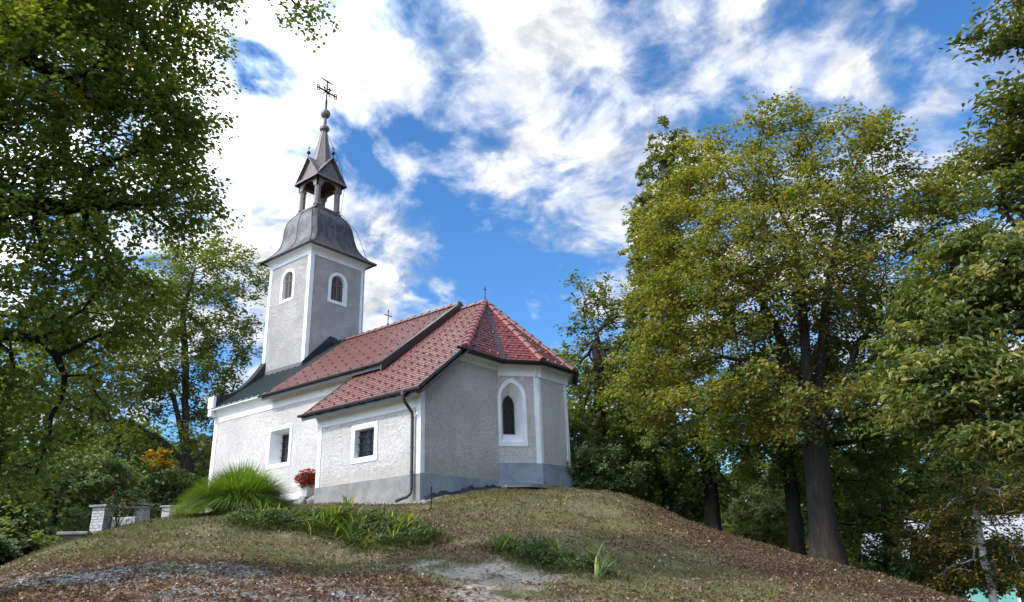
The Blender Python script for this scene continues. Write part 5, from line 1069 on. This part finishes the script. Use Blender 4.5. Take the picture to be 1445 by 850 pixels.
def iris_proto(seed, k, yel):
    rg = NO(seed); th0 = rg.uniform(0, 3.14); sd = rg.normal(0, .55, k); b0 = np.c_[rg.normal(0, .035, (k, 2)), np.full(k, -.02)]
    dr = np.stack([np.cos(th0)*sd + rg.normal(0, .12, k), np.sin(th0)*sd + rg.normal(0, .12, k), np.ones(k)], -1); dr /= np.linalg.norm(dr, axis=1)[:, None]
    return blades('iris_plant', b0, dr, rg.uniform(.36, .70, k), rg.uniform(.026, .042, k), np.clip(np.where(rg.random(k) < yel, .95, rg.normal(.5, .15, k)), 0, 1), m_iris, None, 6, .75)
ip = [iris_proto(61, 11, .08), iris_proto(62, 9, .15), iris_proto(63, 13, .05), iris_proto(64, 7, .35)]; used = set(); rg = NO(9)
spots = []
L = np.array(BANK)
for k in range(64):
    i = rg.integers(0, len(L)-1); t = rg.random(); p = L[i] + (L[i+1]-L[i])*t + rg.normal(0, .30, 2) + [0, .05]; spots.append((p[0], p[1], rg.uniform(.6, .95), None))
L = np.array(BANK2)
for k in range(12):
    i = rg.integers(0, len(L)-1); t = rg.random(); p = L[i] + (L[i+1]-L[i])*t + rg.normal(0, .22, 2); spots.append((p[0], p[1], rg.uniform(.45, .8), None))
spots += [(2.35, -4.0, 1.25, 'largest arching iris clump at the lower front of the bank'), (7.35, -4.05, 1.05, 'upright yellowing iris standing alone at the low end of the slope greenery'),
          (8.36, -4.62, .55, 'left of two small yellow iris tufts at the bottom edge of the lawn'), (8.66, -4.5, .55, 'right of two small yellow iris tufts at the bottom edge of the lawn'), (9.2, -2.6, .5, 'lone yellow blade tuft on the lawn below the dark trunks'),
          (-.55, -1.75, 1.0, 'tall pointed iris sticking up before the sacristy wall')]
for q, (x, y, s, lab) in enumerate(spots):
    j = 3 if (lab and 'yellow' in lab) else q % 4
    o = ip[j] if j not in used else ip[j].copy()
    if j in used: COL.objects.link(o)
    used.add(j); o.location = (x, y, gz(x, y)); o.rotation_euler = (0, 0, rg.uniform(0, 6.28)); o.scale = (s, s, s)
    tag(o, lab or 'iris with sword shaped leaves among the greenery on the slope', 'iris', 'irises growing on the slope')

# ------------------------------------------------------------------ small things round the chapel
# white brick pillars
m_brick = plain('whitewashed_brick', (.46, .45, .425), .9, .15, 0, .22, 12); m_mortar = plain('dark_mortar', (.10, .095, .085), .95, .1); m_cap = concrete('cap_stone', (.30, .28, .25))
def pillar():
    root = empty('brick_pillar', (0, 0, 0)); MB().box(-.185, .185, -.185, .185, -.35, .74).build('mortar_core', m_mortar, root, local=True)
    b = MB(); rnd = random.Random(4)
    for r_ in range(14):
        z0 = -.30 + r_*.074; sft = (r_ % 2)*.10
        for a in range(4):
            ca, sa = round(math.cos(a*math.pi/2)), round(math.sin(a*math.pi/2)); u = -.20 - sft
            while u < .20:
                u0, u1 = max(u, -.20), min(u+.195, .20); u += .205
                if u1-u0 < .02: continue
                d = rnd.uniform(.190, .203); q = [(u0+.002, -d), (u1-.002, -d), (u1-.002, -.15), (u0+.002, -.15)]
                b.prism([(ca*p-sa*t, sa*p+ca*t, z0) for p, t in q], (0, 0, .063))
    b.build('bricks', m_brick, root, local=True)
    MB().box(-.275, .275, -.275, .275, .74, .80).build('cap_slab', m_cap, root, local=True, bevel=.012)
    return root
p0 = pillar()
for k, (x, y, z, rz, lab) in enumerate(((-4.17, -5.5, -.52, .5, 'nearest and leftmost white brick pillar with an overhanging stone cap'), (-7.38, -3.13, -.15, .45, 'middle one of three white brick pillars, stone block at either side'), (-11.54, -.25, .10, .4, 'farthest white brick pillar, closest to the ornamental grass'))):
    o = p0 if k == 0 else copy_tree(p0); o.location = (x, y, z-.12 + (.02 if k == 0 else 0)); o.rotation_euler = (0, 0, rz); o.scale = (.74, .74, (.82, .84, 1)[k]); tag(o, lab, 'pillar', 'white brick pillars along the hill edge')
m_block = concrete('pale_concrete', (.48, .47, .45)); m_block2 = concrete('grey_concrete', (.26, .26, .25))
def block(x, y, z, rz, w, h, m, lab, ringd):
    t = empty('concrete_block', (x, y, z), rz); tag(t, lab, 'concrete block'); b = MB(); b.box(-w/2, w/2, -.12, .12, -.2, h); b.build('body', m, t, bevel=.015, local=True)
    if ringd:
        r_ = MB(); r_.tube([(-w*.25 + .075*math.cos(q), -.125, h*.5+.075*math.sin(q)) for q in np.linspace(0, 2*math.pi, 17)], .016, 6); r_.tube([(w*.25 + .075*math.cos(q), -.125, h*.5+.075*math.sin(q)) for q in np.linspace(0, 2*math.pi, 17)], .016, 6); r_.build('ring_relief', m, t, local=True)
block(-5.75, -4.28, -.30, .62, .62, .22, m_block, 'white ornamental concrete block between the nearest and middle brick pillars', True)
block(-9.46, -1.68, -.02, .62, .50, .20, m_block2, 'grey concrete block between the middle and farthest brick pillars', True)
gr = MB(); gr.tube([(-4.1, -5.3, .02), (-5.7, -4.15, .15), (-7.3, -2.95, .30), (-9.4, -1.5, .42), (-11.4, -.1, .55)], .018, 6); tag(gr.build('fence_rail', plain('green_paint', (.03, .11, .085), .5, .4), None), 'thin green rail running from pillar to pillar', 'rail')
t = empty('stone_bench', (-2.62, -6.62, gz(-2.62, -6.62)-.04), .9); tag(t, 'low stone slab bench on a dark block at the left hill edge', 'bench')
s = MB(); s.box(-.27, .27, -.16, .16, .13, .19); s.build('slab', m_cap, t, bevel=.02, local=True); s = MB(); s.box(-.17, .17, -.10, .10, -.2, .13); s.build('support', m_mortar, t, local=True)
ir = MB(); bx_, by_ = -3.55, -5.62; bz = gz(bx_, by_); ir.tube([(bx_, by_, bz+.30), (bx_+.03, by_+.02, bz+.28), (bx_+.02, by_, bz+.12), (bx_+.05, by_+.03, bz), (bx_+.16, by_+.10, bz-.02), (bx_+.30, by_+.2, bz+.03)], .022, 6); tag(ir.build('iron_hook', m_iron, None), 'bent black iron hook stuck in the grass before the nearest pillar', 'iron hook')
m_red = plain('red_petal', (.62, .012, .02), .6, .3, 0, .2, 30); m_pink = plain('pink_petal', (.55, .10, .12), .6, .3, 0, .3, 30)
def blossoms(mb, pts, r, rg):
    for p in pts:
        for q in range(5):
            t = q*1.257 + rg.uniform(0, 1); d = Vector((math.cos(t), math.sin(t), .35)); c = Vector(p); s = Vector((-d.y, d.x, 0)); mb.add([c, c + d*r*.6 + s*r*.5, c + d*r*1.15 + Z_*r*.2, c + d*r*.6 - s*r*.5], [(0, 1, 2, 3)])
        mb.lathe([(r*.15, 0), (r*.35, r*.3), (r*.1, r*.5)], p, 6)
rose = empty('rose_bush', (-3.75, -5.35, gz(-3.75, -5.35))); tag(rose, 'thin rose bush with a few red blooms by the nearest brick pillar', 'rose bush'); rg = NO(12); st = MB(); tips = []
for k in range(9):
    a = rg.uniform(0, 6.28); tp = (rg.normal(0, .32), rg.normal(0, .32), rg.uniform(.25, .78)); st.tube([(0, 0, -.05), (tp[0]*.3, tp[1]*.3, tp[2]*.6), tp], .008, 5); tips.append(tp)
st.build('stems', b_brown, rose, local=True); f = MB(); blossoms(f, tips[:6], .045, rg); f.build('blooms', m_red, rose, local=True)
n = 260; k = rg.integers(0, 9, n); T_ = np.array(tips); c = T_[k]*rg.uniform(.4, 1, n)[:, None] + rg.normal(0, .06, (n, 3)); nr = rg.normal(0, .5, (n, 3)) + [0, 0, 1]; nr /= np.linalg.norm(nr, axis=1)[:, None]
o = leaf_mesh('leaves', c, nr, rg.normal(0, 1, (n, 3)), rg.uniform(.03, .06, n), .7, rg.random(n), l_bush, None); o.parent = rose
# flower pot in the corner of nave and sacristy
px_, py_ = -5.75, .98; pz = gz(px_, py_)
rb = NO(13)
for k in range(5):
    b = bmesh.new(); bmesh.ops.create_icosphere(b, subdivisions=2, radius=.17)
    for v in b.verts: v.co = Vector((v.co.x*1.25, v.co.y, v.co.z*.75))*(1 + .16*math.sin(v.co.x*23+k) * math.sin(v.co.y*19+2*k))
    me = bpy.data.meshes.new('rubble_stone'); b.to_mesh(me); b.free(); o = bpy.data.objects.new('rubble_stone', me); COL.objects.link(o); me.materials.append(m_block2)
    o.location = (px_ + [-.28, .0, .30, -.12, .18][k]*1.1, py_ - [.05, .16, .0, -.1, -.08][k]*1.0, pz + [.02, .04, .03, .14, .12][k]); o.rotation_euler = (k*.7, k*1.3, k*2.1); tag(o, 'rough grey stone in the small heap under the red flower pot', 'stone', 'stones under the flower pot')
pot = empty('flower_pot', (px_, py_, pz+.20)); tag(pot, 'pale cement flower pot of red begonias in the corner by the sacristy', 'flower pot')
m = MB(); m.lathe([(.16, 0), (.175, .03), (.22, .30), (.245, .31), (.245, .36), (.21, .36), (.20, .32)], (0, 0, 0), 4, math.pi/4); m.build('pot', m_block, pot, bevel=.008, local=True)
rg = NO(14); n = 1100; d = rg.normal(size=(n, 3)); d /= np.linalg.norm(d, axis=1)[:, None]; c = d*rg.random(n)[:, None]**.4*[.34, .34, .24] + [0, 0, .54]; nr = d + [0, 0, .5]; nr /= np.linalg.norm(nr, axis=1)[:, None]
o = leaf_mesh('foliage', c, nr, rg.normal(0, 1, (n, 3)), rg.uniform(.05, .09, n), .8, rg.random(n)*.6, l_bush, None); o.parent = pot
n = 170; d = rg.normal(size=(n, 3)); d[:, 1] -= .5; d[:, 0] += .3; d /= np.linalg.norm(d, axis=1)[:, None]; f = MB(); blossoms(f, [tuple(q) for q in d*[.38, .38, .29] + [0, 0, .53]], .05, rg); f.build('blooms', m_red, pot, local=True)
k = MB(); sx0, sy0 = 1.21, -.85; sz0 = gz(sx0, sy0); k.tube([(sx0, sy0, sz0-.1), (sx0+.02, sy0-.01, sz0+.50)], .015, 6); tag(k.build('metal_stake', m_iron, None), 'thin dark metal stake standing in the grass by the downpipe', 'stake')
sl_ = MB(); cz = gz(1.25, 3.0); sl_.prism([(.98, 2.0, cz+.01), (1.30, 1.75, cz-.02), (1.62, 2.3, cz-.02), (1.70, 3.2, cz), (1.42, 4.1, cz+.02), (1.05, 4.0, cz+.02), (.92, 2.9, cz+.02)], (0, 0, .07)); tag(sl_.build('broken_slab', m_block2, None, bevel=.015), 'flat broken concrete slab lying before the apse', 'slab')
# dark membrane edge showing along the east wall
dm_ = MB(); rg = NO(15); ys = np.linspace(.02, 3.0, 26); vs = []
for yy in ys:
    zz_ = gz(.2, yy); vs += [(.10+rg.uniform(-.02, .02), yy, zz_+.10+rg.uniform(-.03, .05)), (.20+rg.uniform(-.03, .04), yy, zz_+.03), (.24+rg.uniform(-.03, .03), yy, zz_-.03)]
dm_.add(vs, [(i*3+j, i*3+j+1, i*3+j+4, i*3+j+3) for i in range(25) for j in (0, 1)]); tag(dm_.build('membrane_strip', m_black, None), 'crumpled black drainage membrane edging the foot of the east wall', 'membrane')

# ------------------------------------------------------------------ houses down in the valley on the right
def house(name, label, c, rz, w, d, h, rh, wall, roofm):
    t = empty(name, c, rz); tag(t, label, 'house')
    m = MB(); m.box(-w/2, w/2, -d/2, d/2, -3, h); m.prism([(-w/2, -d/2, h), (-w/2, d/2, h), (-w/2, 0, h+rh)], (w, 0, 0)); m.build('wall', wall, t, local=True)
    r_ = MB(); e = .45
    for s in (-1, 1): r_.prism([(-w/2-e, s*(d/2+e), h-rh*e/(d/2)+.02), (w/2+e, s*(d/2+e), h-rh*e/(d/2)+.02), (w/2+e, 0, h+rh+.02), (-w/2-e, 0, h+rh+.02)], (0, 0, .14))
    r_.build('roof', roofm, t, local=True); return t
m_teal = smoothlime('turquoise_render', (.16, .42, .36), .15); m_paleroof = plain('pale_sheet_roof', (.34, .33, .34), .6, .3, 0, .2, 2)
t = house('village_house', 'turquoise rendered house far below at the lower right edge', (8.2, 29.2, -6.0), .08, 5.6, 6.0, 4.05, 1.8, m_teal, m_paleroof)
for x in (-1.5, 1.25):
    f = MB(); f.box(x-.5, x+.5, -3.05, -2.95, 1.6, 3.0); w = f.build('window', m_white, t, local=True); f = MB(); f.box(x-.4, x+.4, -3.07, -2.99, 1.7, 2.9); f.build('pane', m_glass, w, local=True)
    f = MB(); rg = NO(int(30+x)); f.box(x-.5, x+.5, -3.25, -3.05, 1.38, 1.52); blossoms(f, [(x+rg.uniform(-.5, .5), -3.15, 1.5+rg.uniform(0, .22)) for _ in range(30)], .09, rg); f.build('window_flowers', m_red, w, local=True)
f = MB(); f.box(.3, 2.6, -3.9, -3.0, .2, .3)
for k in range(14): f.box(.35+k*.165, .42+k*.165, -3.9, -3.86, .3, 1.25)
f.box(.3, 2.6, -3.92, -3.84, 1.25, 1.33); f.build('balcony', m_white, t, local=True)
t2 = house('village_house', 'house with a pale grey roof glimpsed under the leaves beyond the right slope', (4.9, 33.5, -6.5), .08, 5.2, 6.2, 3.6, 2.3, m_white, m_paleroof)
